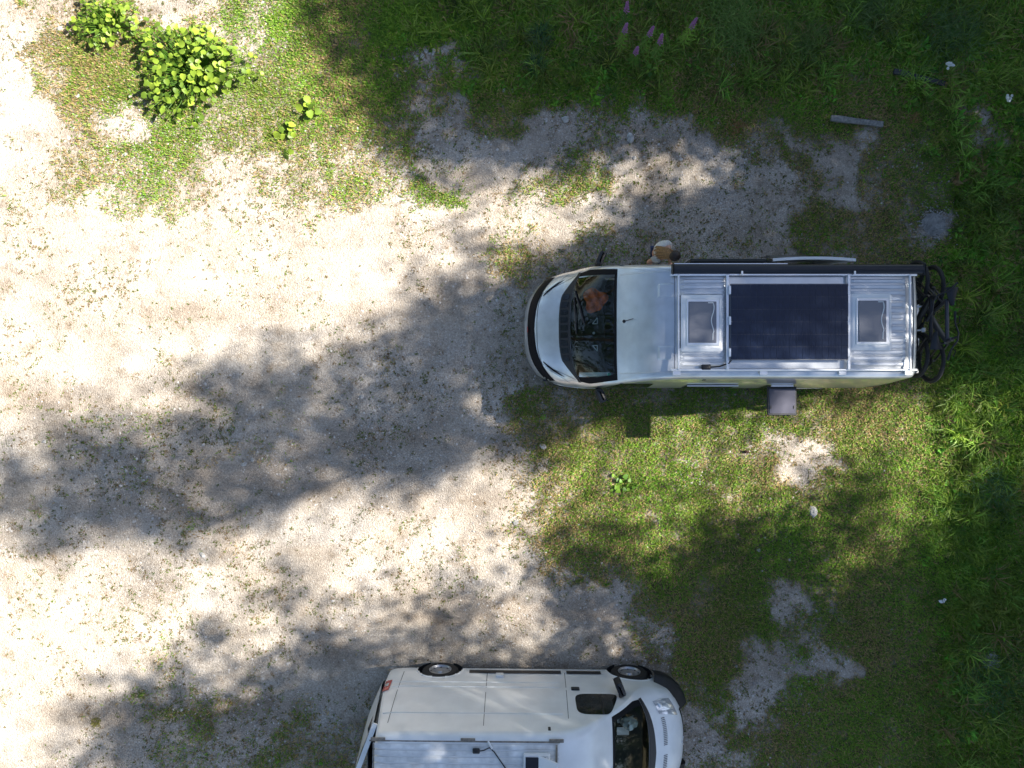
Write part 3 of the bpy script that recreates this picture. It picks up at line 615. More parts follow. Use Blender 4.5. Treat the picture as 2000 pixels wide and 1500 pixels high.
# ---------------- bicycles
def bicycle(label, X, Y, Z, rz, bar_turn, frame, accent):
    B = empty('bicycle', (X, Y, Z), rz); tag(B, label, 'bicycle', 'bicycles on the rear rack')
    for y in (0, 1.18):
        m = M(); m.torus((0, y, 0), .335, .029, 'X', 96, 8, .005); w = m.build('wheel', RUBBER, B, True)
        m = M(); m.torus((0, y, 0), .300, .012, 'X', 48, 6); m.build('rim', BIKEBLK, w, True)
        m = M()
        for k in range(16):
            a = 2 * PI * k / 16; m.tube([((-1) ** k * .02, y + .02 * math.cos(a + .5), .02 * math.sin(a + .5)), (0, y + .30 * math.cos(a), .30 * math.sin(a))], .002, 4, False)
        m.build('spokes', BIKEBLK, w)
        m = M(); m.tube([(-.06, y, 0), (.06, y, 0)], .02, 10); m.lathe((.03, y, 0), [(.085, 0), (.03, .002)], 'X', 20); m.build('hub', BIKEBLK, w)
    bb = (0, .44, -.03); st = (0, .25, .42); hb = (0, .90, .43); ht = (0, .865, .55)
    m = M(); m.tube([bb, (0, .68, .18), hb], [.045, .048, .042], 10); m.tube([st, hb], .030, 10); m.tube([bb, st], .028, 10); m.tube([hb, ht], .034, 10)
    for s in (-.045, .045): m.tube([(s * .6, .44, -.03), (s, .0, 0)], .017, 8); m.tube([(s * .4, .28, .34), (s, .0, 0)], .015, 8)
    m.build('frame', frame, B, True)
    m = M(); m.box((.037, .66, .16), (.004, .30, .03), R=Matrix.Rotation(.75, 3, 'X')); m.box((-.037, .66, .16), (.004, .30, .03), R=Matrix.Rotation(.75, 3, 'X')); m.build('frame_decal', accent, B)
    m = M(); m.tube([(0, .92, .36), (-.06, .92, .36), (-.06, 1.18, 0)], [.022, .022, .016], 8); m.tube([(0, .92, .36), (.06, .92, .36), (.06, 1.18, 0)], [.022, .022, .016], 8); m.build('fork', BIKEBLK, B, True)
    m = M(); m.tube([st, (0, .21, .56)], .015, 8); m.build('seat_post', BIKEBLK, B)
    def sad(a, b):
        y = .07 + .28 * a; wd = .075 * (1 - a) ** .8 + .018; q = (b - .5) * 2
        return (q * wd, y, .60 - .035 * q * q - .015 * math.sin(PI * a))
    m = M(); m.grid(sad, 10, 8); m.grid(lambda a, b: (sad(a, b)[0] * .9, sad(a, b)[1], sad(a, b)[2] - .03), 10, 8); m.build('saddle', PLASTIC, B, True)
    m = M(); c, s_ = math.cos(bar_turn), math.sin(bar_turn); P = lambda w, b, z: (c * w - s_ * b, .83 + s_ * w + c * b, z)
    m.tube([(0, .86, .55), P(0, .05, .61)], .018, 8); m.tube([P(-.37, -.06, .63), P(-.2, -.03, .63), P(-.06, .05, .62), P(.06, .05, .62), P(.2, -.03, .63), P(.37, -.06, .63)], .0125, 8)
    hbr = m.build('handlebar', BIKEBLK, B, True)
    for w in (-1, 1):
        m = M(); m.tube([P(w * .25, -.04, .63), P(w * .38, -.06, .63)], .018, 8); m.build('grip', RUBBER, hbr, True)
        m = M(); m.tube([P(w * .2, .0, .62), P(w * .22, .05, .61), P(w * .32, .03, .61)], .007, 6); m.build('brake_lever', BIKEBLK, hbr)
    m = M(); m.lathe((.05, .44, -.03), [(.08, 0), (.075, .004), (.02, .006)], 'X', 28); ck = m.build('crankset', BIKEBLK, B)
    for q in ([(.07, .44, -.03), (.075, .60, -.09)], [(-.07, .44, -.03), (-.075, .28, .03)]): m = M(); m.tube(q, .012, 6); m.build('crank_arm', BIKEBLK, ck)
    for c in ((.11, .60, -.09), (-.11, .28, .03)): m = M(); m.box(c, (.08, .09, .02)); m.build('pedal', BIKEBLK, ck)
    m = M(); m.tube([(.045, .44, .045), (.045, 0, .04), (.045, -.04, 0), (.045, 0, -.04), (.045, .44, -.11)], .005, 4); m.build('chain', BIKEGREY, B)
bicycle('black mountain bike with orange lettering, nearest the van rear doors', 6.54, .46, 1.80, 0, .9, BIKEBLK, BIKEORANGE)
bicycle('black and grey mountain bike, outer one of the two on the rack', 6.79, 1.56, 1.80, PI, 1.42, BIKEGREY, BIKEBLK)

# ---------------- orange cloth behind the windscreen
def cloth(a, b):
    r = .9 + .14 * math.sin(a * 2 * PI * 3 + 1) + .08 * math.sin(a * 2 * PI * 5); x = b * r * .215 * math.cos(a * 2 * PI); y = b * r * .225 * math.sin(a * 2 * PI)
    return (x, y, .02 + .03 * (1 - b) + .018 * math.sin(x * 40 + y * 23) + .012 * math.sin(y * 60))
m = M(); m.grid(cloth, 48, 10); oc = m.build('orange_cloth', ORANGE, None, True); oc.location = (1.40, 1.42, 1.29)
tag(oc, 'crumpled orange cloth lying on the dashboard behind the windscreen', 'cloth')

# ---------------- person beside the van
def skin_body(name, J, E, matx, parent, sub=2, root=0):
    me = bpy.data.meshes.new(name); me.from_pydata([p for p, r in J], E, []); o = bpy.data.objects.new(name, me); COL.objects.link(o); o.parent = parent
    md = o.modifiers.new('skin', 'SKIN'); md.use_smooth_shade = True
    sv = me.skin_vertices[0].data if me.skin_vertices else None
    if sv is None:
        bpy.context.view_layer.update(); sv = me.skin_vertices[0].data
    for i, (p, r) in enumerate(J): sv[i].radius = r if isinstance(r, tuple) else (r, r); sv[i].use_root = (i == root)
    s2 = o.modifiers.new('sub', 'SUBSURF'); s2.levels = sub; s2.render_levels = sub; me.materials.append(matx); return o
P_ = empty('person', (2.42, 2.34, 0)); tag(P_, 'person in a cream top leaning towards the open side of the silver van', 'person')
J = [((.17, -.06, .94), (.15, .11)), ((.14, -.07, 1.08), (.13, .10)), ((.10, -.09, 1.25), (.155, .10)), ((.15, -.13, 1.38), (.11, .08)), ((.19, -.18, 1.46), .05), ((.23, -.22, 1.53), .07), ((.25, -.235, 1.62), .09), ((.255, -.24, 1.70), .06),
     ((.20, -.0, 1.38), .055), ((.24, .02, 1.16), .042), ((.30, -.16, 1.02), .034), ((.32, -.22, .99), .03),
     ((.04, -.22, 1.34), .055), ((-.09, -.25, 1.12), .042), ((.02, -.33, 1.02), .033), ((.06, -.36, 1.0), .03),
     ((.24, .0, .86), .10), ((.30, .05, .50), .065), ((.40, .10, .10), .042), ((.40, .02, .04), .035),
     ((.12, -.06, .86), .10), ((.19, -.02, .50), .065), ((.29, .06, .10), .042), ((.29, -.03, .04), .035)]
E = [(0, 1), (1, 2), (2, 3), (3, 4), (4, 5), (5, 6), (6, 7), (3, 8), (8, 9), (9, 10), (10, 11), (3, 12), (12, 13), (13, 14), (14, 15), (0, 16), (16, 17), (17, 18), (18, 19), (0, 20), (20, 21), (21, 22), (22, 23)]
skin_body('body', J, E, SKIN, P_)
Js = [((.17, -.06, .90), (.17, .13)), ((.14, -.07, 1.08), (.15, .12)), ((.10, -.09, 1.25), (.175, .125)), ((.15, -.125, 1.385), (.125, .10)), ((.205, .01, 1.385), .075), ((.225, .025, 1.27), .065), ((.035, -.23, 1.35), .075), ((-.03, -.245, 1.24), .065)]
skin_body('shirt', Js, [(0, 1), (1, 2), (2, 3), (3, 4), (4, 5), (3, 6), (6, 7)], SHIRT, P_)
skin_body('shorts', [((.17, -.06, .90), (.15, .11)), ((.24, .0, .82), .11), ((.28, .03, .60), .095), ((.12, -.06, .82), .11), ((.17, -.03, .60), .095)], [(0, 1), (1, 2), (0, 3), (3, 4)], SHORTS, P_)
m = M(); m.blob((.255, -.235, 1.645), (.098, .092, .10), 16, 10); m.build('hair', HAIRD, P_, True)
m = M(); rr = random.Random(3)
for k in range(70):
    a = rr.uniform(-1, 1); b = rr.uniform(-1, 1)
    m.tube([(.23 + .02 * b, -.225 + .07 * a, 1.70 - .04 * abs(a)), (.15 + .03 * b, -.19 + .085 * a, 1.655 - .05 * abs(a) + .02 * b), (.07 + .03 * b, -.15 + .095 * a, 1.53 + .02 * b - .05 * abs(a)), (-.0 + .04 * b, -.12 + .10 * a, 1.42 + .03 * b - .05 * abs(a))], [.008, .014, .013, .004], 5)
m.build('hair_lengths', HAIRB, P_, True)
for sx in (-1, 1):
    m = M(); m.blob((.335, -.25 + sx * .033, 1.615), (.012, .012, .010), 8, 6); m.build('eye', WCABLE, P_, True)
m = M(); m.blob((.345, -.26, 1.585), (.02, .014, .022), 8, 6); m.build('nose', SKIN, P_, True)
def hand(cx, cy, cz, dx, dy):
    m = M(); m.blob((cx, cy, cz), (.042, .038, .02), 10, 6)
    for k, L in enumerate((.065, .075, .07, .055)):
        o = -.027 + .018 * k; p = Vector((cx + dx * .03 - dy * o, cy + dy * .03 + dx * o, cz)); d = Vector((dx, dy, 0))
        m.tube([p, p + d * L * .5 + Vector((0, 0, .004)), p + d * L + Vector((0, 0, -.02))], [.0095, .0088, .006], 6)
    m.tube([(cx + dy * .03, cy - dx * .03, cz), (cx + dy * .055 + dx * .03, cy - dx * .055 + dy * .03, cz - .01)], [.011, .008], 6)
    m.build('hand', SKIN, P_, True)
hand(.33, -.26, .985, .2, -.98); hand(.08, -.385, .995, .5, -.86)

# ---------------- white panel van, front towards the right, cut by the lower picture edge
vb = Van(5.33, .13); Bv = empty('panel_van', (3.07, -6.26, 0), PI - math.radians(.6)); WX2 = [.94, 4.39]
tag(Bv, 'dirty white panel van with steel wheels and a rear door ajar', 'van')
vb.body(Bv, WHITE, WX2)
m = M(); vb.top_patch(m, lambda y: .62 + .07 * min(1, abs(y)), lambda y: .756, -.93, .93, .006, 4, 30); m.build('cowl_panel', PLASTIC, Bv, True)
for sy in (-1, 1):
    m = M()
    for k in range(16):
        y0 = sy * (.09 + .030 * k); m.grid(lambda a, b: vb.top(.40 + .075 * a, y0 + .012 * b, .005), 2, 1)
    m.build('bonnet_louvres', SEAM, Bv)
m = M(); vb.top_patch(m, lambda y: .03, lambda y: .06 + .02 * abs(y), -.55, .55, .006, 3, 24); m.build('grille_strip', GLOSSBLK, Bv, True)
m = M(); m.tube([vb.top(.10, .0, .012), vb.top(.06, .07, .012)], .012, 6); m.tube([vb.top(.10, .0, .012), vb.top(.06, -.07, .012)], .012, 6); m.build('chevron_badge', ALU, Bv)
for sg in (-1, 1):
    m = M(); bp_ = [(-.01, .55), (.03, .70), (.10, .82), (.21, .925), (.36, .995), (.54, 1.02)]; m.grid(lambda a, b: (np.interp(a * 5, range(6), [p[0] for p in bp_]) - .05 * math.sin(PI * b) * (1 - a * .7) + .30 * max(0, b - .55) * (1 - .6 * a), sg * (np.interp(a * 5, range(6), [p[1] for p in bp_]) + .03 * math.sin(PI * b) * a - .40 * max(0, b - .55) * (.35 + .65 * a)), .30 + .46 * b), 24, 10); m.build('bumper_corner', PLASTIC, Bv, True)
    m = M(); m.grid(lambda a, b: vb.pt(.14 + .34 * a, sg * (.30 + .17 * b + .05 * a * (1 - b)), .010), 12, 8); h = m.build('headlight', LAMP, Bv, True)
    m = M(); m.blob(vb.pt(.40, sg * .42, .0), (.05, .05, .03), 12, 8); m.build('headlight_bowl', ALU, h, True)
    mirror(Bv, vb, sg)
    m = M(); cx_, cz_ = 1.62, 1.635
    def wp(a, b):
        q = 2 * PI * a; e = 2 / 5; cc, ss = math.cos(q), math.sin(q); X_ = .41 * math.copysign(abs(cc) ** e, cc) * b; Z_ = .30 * math.copysign(abs(ss) ** e, ss) * b
        return vb.side(cx_ + X_ + (.26 * (Z_ / .6 + .5) * max(0, -X_ / .41)), cz_ + Z_, sg, .006)
    m.grid(wp, 48, 5); w = m.build('front_door_window', DARKGLASS, Bv, True)
    m = M(); vb.side_patch(m, 1.57, 1.61, 1.34, 1.93, sg, .009, 2, .0, 0); m.build('window_divider', PLASTIC, w)
    m = M(); vb.side_patch(m, 1.02, 1.20, 1.30, 1.45, sg, .008, 4, .16, .02); m.build('mirror_base', PLASTIC, Bv)
    m = M(); p = vb.side(2.0, 1.18, sg, .012); m.box(p, (.14, .03, .10), 0, .012); m.build('door_handle', PLASTIC, Bv)
    for xx, za, zb in ((2.13, .5, 2.05), (3.52, .5, 2.25), (5.02, .5, 2.2), (1.12, .75, 1.25)):
        m = M(); vb.side_patch(m, xx, xx + .009, za, zb, sg, .003, 1, .05 if xx < 3 else 0, .05 if xx < 3 else 0); m.build('panel_seam', SEAM, Bv)
    for za in (.93, 1.12, 1.93):
        m = M(); m.tube([vb.side(2.25 + 2.9 * k / 16, za, sg, .0) for k in range(17)], .011, 6); m.build('pressed_crease', WHITE, Bv, True)
    m = M(); vb.side_patch(m, 1.45, 2.1, .42, .56, sg, .012, 6); vb.side_patch(m, 2.2, 3.85, .42, .56, sg, .012, 10); m.build('rubbing_strip', PLASTIC, Bv, True)
    m = M(); vb.side_patch(m, 5.18, 5.315, .85, 1.25, sg, .010, 3); t = m.build('tail_light', REDLAMP, Bv, True)
    m = M(); vb.side_patch(m, 5.22, 5.30, .98, 1.10, sg, .014, 2); m.build('reversing_lens', LAMP, t)
m = M(); p = vb.side(3.30, .68, -1, .02); m.box(p, (.14, .05, .12), 0, .01); m.build('external_socket', HATCH, Bv)
m = M(); m.box((5.36, 0, .55), (.10, 1.7, .2), 0, .04); m.build('rear_bumper', PLASTIC, Bv)
for sy, ang in ((-1, math.radians(20)), (1, 0.01)):
    ln = lambda z: -.13 * min(1, max(0, (z - .9) / 1.4))
    m = M(); m.grid(lambda a, b: (.03 * math.sin(PI * a) + ln(.5 + 1.72 * b), .93 * a * -sy, .5 + 1.72 * b), 10, 12)
    m.grid(lambda a, b: (-.05 + ln(.5 + 1.72 * b), .93 * (1 - a) * -sy, .5 + 1.72 * b), 10, 12); m.box((-.025 + ln(2.22), -sy * .465, 2.22), (.075, .93, .03)); o = m.build('rear_door', WHITE, Bv, True)
    o.location = (5.355, sy * .955, 0); o.rotation_euler = (0, 0, sy * ang)
m = M(); m.box((5.338, 0, 1.35), (.012, 1.6, 1.6)); m.build('dark_load_panel', GLOSSBLK, Bv)  # black panel on the closed rear, standing in for the unlit load space
# roof of the white van
for k in range(15):
    y = -.70 + k * .10
    m = M(); m.grid(lambda a, b: (2.36 + 2.84 * a, y - .040 + .08 * b, vb.top(2.36 + 2.84 * a, y)[2] + (.008 if 0 < b < 1 and 0 < a < 1 else .001)), 20, 4); m.build('roof_rib', WHITE_ROOF, Bv)
for sg in (-1, 1):
    m = M(); m.box((3.8, sg * .775, 2.49), (2.9, .02, .012)); m.build('roof_gutter', GRIME, Bv)
    for x in (2.4, 3.75, 5.12):
        m = M(); m.box((x, sg * .80, 2.495), (.22, .05, .02), 0, .004); m.build('gutter_bracket', GRIME, Bv)
m = M(); m.box((2.40, 0, 2.525), (.03, 1.5, .012)); m.box((5.18, 0, 2.525), (.02, 1.5, .012)); m.build('roof_seam', GRIME, Bv)
m = M(); m.box((2.70, -.44, 2.56), (.40, .40, .07), 0, .02); h = m.build('roof_vent', HATCH, Bv)
m = M(); m.box((2.72, -.44, 2.60), (.30, .32, .02)); m.build('vent_opening', GLOSSBLK, h)
m = M(); m.box((2.54, -.44, 2.70), (.38, .38, .025), R=Matrix.Rotation(math.radians(38), 3, 'Y'), bev=.01); m.build('vent_lid', HATCH, h)
m = M(); m.box((3.62, -.66, 2.545), (.11, .08, .05), 0, .02); m.tube([(3.58, -.66, 2.55), (3.5, -.68, 2.56), (3.42, -.72, 2.56), (3.35, -.66, 2.56), (3.24, -.50, 2.55), (3.1, -.3, 2.55)], .010, 6); m.build('roof_cable', CABLE, Bv, True)
m = M(); m.tube([(3.44, -.80, 2.53), (3.38, -.70, 2.56)], .016, 6); m.build('cable_connector', WCABLE, Bv)
m = M(); m.grid(lambda a, b: (.86 + .50 * a, -.86 + 1.72 * b, 1.27 - .1 * a), 4, 8); m.build('dashboard', DASH, Bv, True)
m = M(); m.box((1.9, 0, .62), (1.6, 1.8, .04)); m.box((2.5, 0, 1.4), (.04, 1.8, 1.9)); m.box((1.95, -.45, 1.2), (.4, .5, .9), 0, .08); m.build('cab_interior', DASH, Bv)
m = M(); m.blob((0, 0, .06), (.13, .12, .08), 12, 8, .25); cb = m.build('clear_bag', mat('clear_film', (.45, .55, .52), .1, .1, .8), None, True); cb.location = (1.97, -5.72, 1.26)
tag(cb, 'shiny crumpled plastic bag on the dashboard of the white van', 'bag')
for i, (x, y, a, b, t) in enumerate(((1.82, -5.66, .07, .16, 'small upright pale paper card behind the windscreen of the white van'), (1.88, -5.88, .2, .13, 'wide pale sheet of paper on the dashboard of the white van'))):
    m = M(); m.box((0, 0, 0), (a, b, .004)); q = m.build('paper_card', PAPER); q.location = (x, y, 1.275); tag(q, t, 'paper')

# ------------------------------------------------------------------ stones, planks and small things
def stone(u, v, w, h, rz, label, mt=STONE, seed=0):
    x, y = px(u, v); rr = random.Random(seed * 7 + int(u)); m = M(); k = .0096
    m.blob((0, 0, 0), (w * k / 2, h * k / 2, min(w, h) * k * .30), 7, 4, .27, rz, rr); o = m.build('stone', mt); o.location = (x, y, float(zground(np.array([x]), np.array([y]))[0]) + min(w, h) * k * .06)
    tag(o, label, 'stone', 'loose stones')
for i, a in enumerate([
    (1105, 233, 17, 15, 0, 'round white stone on shaded gravel above the silver van cab'), (1231, 268, 13, 22, .2, 'long white stone standing on shaded gravel above the awning front'),
    (1061, 872, 16, 12, -.6, 'pale stone on the gravel edge just below the silver van front'), (1008, 1020, 13, 11, .3, 'grey stone on sunlit gravel left of the lit grass'),
    (1588, 1000, 18, 22, .2, 'whitish stone half sunk in grass below the open window flap'), (985, 176, 9, 9, 0, 'left one of two small white stones side by side in shaded grass'),
    (1000, 177, 9, 8, 0, 'right one of two small white stones side by side in shaded grass'), (985, 113, 8, 10, 0, 'small white stone in dark grass right of the white rubble strip'),
    (395, 1083, 16, 9, -.9, 'slim white stone beside a round tree shadow on the gravel'), (85, 862, 9, 8, 0, 'small white stone in the lit gravel near the left picture edge'),
    (475, 907, 11, 8, .2, 'flat white stone in the tree shadow, lower of a pair'), (493, 898, 8, 8, 0, 'small white stone in the tree shadow, upper of a pair'),
    (280, 900, 8, 8, 0, 'lone white stone in the wide tree shadow at left'), (865, 763, 8, 10, 0, 'white stone in the shade left of the silver van bonnet'),
    (706, 774, 10, 8, 0, 'white stone in shade far left of the silver van'), (1985, 728, 18, 14, .4, 'pale rock in the grass at the right picture edge'),
    (1482, 1075, 9, 9, 0, 'small white stone at the top of the bare patch in the lower grass'), (1170, 1210, 9, 8, 0, 'white pebble-sized stone on gravel above the white van windscreen'),
    (245, 301, 10, 9, 0, 'white stone among weeds below the large-leaved plant'), (150, 187, 10, 8, .3, 'white stone beside the weeds at upper left'),
    (115, 54, 12, 9, 0, 'white stone on gravel left of the smaller large-leaved plant'), (1240, 308, 9, 8, 0, 'small pale stone next to a weed tuft above the awning')]):
    stone(*a[:5], a[5], STONEG if 'grey' in a[5] else STONE, i)
rr = random.Random(5)
for k in range(34):            # rubble strip
    u, v = (rr.gauss(845, 45), rr.gauss(103, 8)) if k < 26 else (rr.gauss(1424, 12), rr.gauss(124, 8)); w = rr.uniform(5, 11)
    stone(u, v, w, w * rr.uniform(.7, 1), rr.uniform(0, 3), 'broken white stone in the rubble strip among shaded grass' if k < 26 else 'broken white stone in the small heap below the tall drooping grass', STONE, k + 60)
def plank(u0, v0, u1, v1, w, mt, label):
    a = Vector((*px(u0, v0), 0)); b = Vector((*px(u1, v1), 0)); d = b - a; m = M(); L = d.length
    m.grid(lambda s, t: (L * (s - .5), w * (t - .5) * (1 + .10 * math.sin(s * 7)), .05 + .006 * math.sin(s * 11)), 16, 3); m.grid(lambda s, t: (L * (s - .5), -w / 2 * (1 + .10 * math.sin(s * 7)), .05 * t + .006 * math.sin(s * 11) * t), 16, 1)
    m.grid(lambda s, t: (L * (.5 - s), w / 2 * (1 + .10 * math.sin((1 - s) * 7)), .05 * t + .006 * math.sin((1 - s) * 11) * t), 16, 1); m.box((L / 2 - .003, 0, .024), (.006, w, .046)); m.box((-L / 2 + .003, 0, .024), (.006, w, .046))
    o = m.build('wood_plank', mt); o.location = (*((a + b) / 2)[:2], .03); o.rotation_euler = (.03, .02, math.atan2(d.y, d.x)); tag(o, label, 'plank', 'planks in the grass')
plank(1620, 233, 1722, 245, .10, WOOD, 'weathered grey plank lying at the edge of the grass'); plank(1742, 142, 1842, 166, .09, DARKWOOD, 'dark old plank half hidden in tall grass at upper right')
m = M(); m.lathe((0, 0, 0), [(.0, .03), (.14, .028), (.17, .015), (.18, -.02)], 'Z', 20); o = m.build('flat_stone', STONEG, None, True); o.location = (*px(1935, 1290), .03); tag(o, 'round flat grey stone sunk in deep grass at lower right', 'stone')
m = M(); m.blob((0, 0, 0), (.06, .035, .02), 7, 5, .3); m.blob((.05, .03, 0), (.03, .03, .02), 7, 5, .3); o = m.build('white_scrap', DROP); o.location = (*px(1835, 1172), .07); tag(o, 'scrap of white paper on the grass at right', 'scrap')
m = M(); m.blob((0, 0, .02), (.05, .03, .03), 10, 7, .25); o = m.build('fir_cone', CONE); o.location = (*px(1457, 882), .01); tag(o, 'brown fir cone in the sunlit grass below the silver van', 'cone')
# round patch of ash-grey gravel
rr = random.Random(9); m = M()
for k in range(700):
    a = rr.uniform(0, 2 * PI); q = abs(rr.gauss(0, .2)); w = rr.uniform(.006, .020)
    m.blob((q * math.cos(a), q * math.sin(a), .02), (w, w * .8, w * .7), 5, 3, .2, 0, rr)
m.lathe((0, 0, 0), [(0, .010), (.16, .006), (.30, -.02)], 'Z', 28); o = m.build('gravel_patch', STONEG); o.location = (*px(1825, 437), 0); tag(o, 'round patch of grey gravel in the grass behind the bicycles', 'gravel', kind='stuff')

# ------------------------------------------------------------------ plants
def leaf_mesh(name, mt, w=1.0, fold=.25, n=5):
    m = M(); out = []
    prof = [(0, .02), (-.16, .26), (-.02, .48), (.12, .46), (.30, .58), (.42, .47), (.62, .46), (.74, .28), (.90, .20), (1.0, .0)]
    Vv = []; F = []
    for x, y in prof: Vv += [(x, y * w, fold * y * .9 - .12 * x * x), (x, 0, -.12 * x * x), (x, -y * w, fold * y * .9 - .12 * x * x)]
    for i in range(len(prof) - 1): b = i * 3; F += [(b, b + 1, b + 4, b + 3), (b + 1, b + 2, b + 5, b + 4)]
    m.add(Vv, F); me = m.mesh(name); me.materials.append(mt); me.polygons.foreach_set('use_smooth', [True] * len(me.polygons)); return me
LM = [leaf_mesh('leaf', LEAF, w, f) for w, f in ((1, .3), (.9, .15), (1.1, .45))]; LM2 = [leaf_mesh('leaf', LEAF2, .9, .2)]
def bush(u, v, ru, rv, n, h, lsize, label, name='large_leaved_plant', lm=LM, seed=0):
    x0, y0 = px(u, v); B = empty(name, (x0, y0, 0)); tag(B, label, 'plant', 'large-leaved plants' if n > 20 else 'leafy seedlings'); rr = random.Random(seed); st = M()
    for k in range(n):
        a = k * 2.39996 + rr.uniform(-.3, .3); q = math.sqrt((k + .5) / n); wob = 1 + .20 * math.sin(3 * a + seed) + .13 * math.sin(5 * a + 2 * seed); x = ru * .0096 * q * wob * math.cos(a) * rr.uniform(.85, 1.15); y = rv * .0096 * q * wob * math.sin(a) * rr.uniform(.85, 1.15)
        z = h * (1 - .6 * q * q) * rr.uniform(.55, 1.15); s = lsize * rr.uniform(.65, 1.2)
        child(lm[k % len(lm)], 'leaf', B, (x, y, z), (rr.uniform(-.6, .6), rr.uniform(-.2, .8), a + rr.uniform(-1.4, 1.4)), (s, s, s))
        st.tube([(x * .3, y * .3, 0), (x * .8, y * .8, z * .6), (x, y, z)], .006, 4, False)
    st.build('stems', LEAF2, B)
bush(375, 140, 100, 86, 298, .45, .098, 'large bright green broad-leaved plant, bigger of the two at upper left', seed=1)
bush(215, 48, 70, 47, 170, .34, .08, 'smaller bright green broad-leaved plant at the upper left corner', seed=2)
bush(605, 217, 16, 15, 8, .16, .13, 'young broad-leaved seedling nearest the shade, right of the large plant', 'leafy_seedling', seed=3)
bush(562, 257, 20, 12, 8, .14, .13, 'young broad-leaved seedling below right of the large plant', 'leafy_seedling', seed=4)
bush(565, 300, 8, 8, 4, .10, .10, 'tiny lowest broad-leaved seedling right of the large plant', 'leafy_seedling', seed=5)
bush(1268, 146, 10, 7, 7, .35, .08, 'small yellow-green leafy plant in the dark herbs below the pink flowers', 'leafy_seedling', LM2, 6)
bush(1218, 945, 26, 20, 16, .08, .09, 'low patch of round leaves in the sunlit grass below the silver van', 'leafy_seedling', LM2, 8)
rr = random.Random(21)
def tussock(u, v, n, L, spread, col, label, droop=1.0, direct=None):
    x0, y0 = px(u, v); X = x0 + rng.normal(0, spread, n); Y = y0 + rng.normal(0, spread, n)
    c = np.array(col)[None] * 1.9 * rng.uniform(.6, 1.35, (n, 1)); o = blades('grass_tussock', X - 0, Y - 0, L * rng.uniform(.6, 1.1, n), rng.uniform(.006, .011, n), (20, 62), c, .75 * droop); tag(o, label, 'grass', 'grass tussocks')
for t in ((1430, 55, 900, .50, .30, (.09, .15, .03), 'large pale tussock of long drooping grass at the top picture edge'), (1052, 75, 160, .42, .05, (.035, .075, .03), 'dark star-shaped sedge tussock left of the pink flowers'),
          (1045, 130, 130, .34, .05, (.035, .075, .03), 'dark sedge tussock below the star-shaped one'), (975, 92, 120, .28, .06, (.07, .10, .025), 'small yellowish grass tussock right of the rubble strip'),
          (1570, 85, 500, .42, .24, (.075, .12, .025), 'drooping grass tussock between the pale one and the dark plank'), (1700, 30, 500, .45, .22, (.06, .10, .025), 'drooping grass tussock at the top edge above the dark plank'),
          (1850, 70, 600, .45, .30, (.055, .10, .03), 'long grass tussock in the upper right corner'), (1940, 960, 400, .35, .2, (.06, .12, .045), 'bluish long grass tussock at the right picture edge'),
          (1930, 1330, 600, .38, .35, (.045, .10, .03), 'long dark grass tussock at the lower right edge'), (1435, 247, 140, .10, .10, (.20, .09, .04), 'reddish dry grass tuft above the awning'),
          (1785, 231, 90, .12, .06, (.22, .12, .05), 'small reddish dry tuft right of the grey plank'), (1840, 1340, 260, .12, .14, (.19, .11, .05), 'brown dry grass patch at lower right'),
          (187, 1412, 160, .06, .05, (.13, .12, .03), 'round olive cushion plant on lit gravel at lower left'), (330, 1395, 260, .06, .10, (.07, .09, .02), 'dark green cushion plant in the lower left shade'),
          (275, 1355, 120, .05, .06, (.06, .085, .02), 'small green cushion plant above the larger dark one')): tussock(*t)
def fireweed(u, v, h, label):
    x0, y0 = px(u, v); B = empty('fireweed', (x0, y0, 0)); tag(B, label, 'flower', 'pink flower spikes'); lx, ly = rr.uniform(-.08, .08), rr.uniform(-.03, .10)
    P = lambda t: Vector((lx * t * t, ly * t * t, h * t)); m = M(); m.tube([P(t) for t in (0, .3, .6, .8, 1)], [.007, .006, .005, .004, .002], 5); m.build('stem', STRAW, B)
    lf = M()
    for k in range(46):
        t = .15 + .6 * k / 46; a = k * 2.4; L = .15 * (1.1 - t * .6); d = Vector((math.cos(a), math.sin(a), .25)); p = P(t); s = Vector((-math.sin(a), math.cos(a), 0)) * .012
        lf.add([p, p + d * L * .45 + s, p + d * L, p + d * L * .45 - s], [(0, 1, 2, 3)])
    lf.build('leaves', LEAF2, B); f = M()
    for k in range(48):
        t = .70 + .29 * k / 48; a = k * 2.4; r = .034 * (1.15 - (t - .7) * 3.2) + .006; p = P(t) + Vector((math.cos(a), math.sin(a), .1)) * r; f.blob(p, (.014, .014, .010), 5, 3, .2, 0, rr)
    f.build('flower_spike', PINK, B)
for u, v, h, t in ((1215, 62, .95, 'pink flower spike leftmost of the group at the top edge'), (1208, 100, 1.0, 'pink flower spike lower left in the group'), (1252, 105, .98, 'pink flower spike in the middle of the group'),
                   (1275, 122, 1.02, 'pink flower spike lowest in the group'), (1330, 92, .95, 'pink flower spike rightmost of the group'), (1232, 130, .7, 'short faded pink spike below the group')): fireweed(u, v, h, t)
for u, v, n, t in ((1855, 127, 9, 'white flower head in tall grass right of the dark plank'), (1967, 192, 9, 'white flower head at the right edge below the other white one')):
    m = M(); st = M(); x0, y0 = px(u, v, .3)
    for k in range(n): a, q = rr.uniform(0, 6.3), rr.uniform(0, .09); p = (q * math.cos(a), q * math.sin(a), .30 + rr.uniform(-.03, .03)); m.blob(p, (.028, .028, .012), 7, 4, .25, 0, rr); st.tube([(0, 0, 0), (p[0] * .3, p[1] * .3, .18), p], .004, 4)
    o = empty('white_flower', (x0, y0, 0)); m.build('blossoms', WFLOWER, o); st.build('stems', LEAF2, o); tag(o, t, 'flower', 'white flower heads')

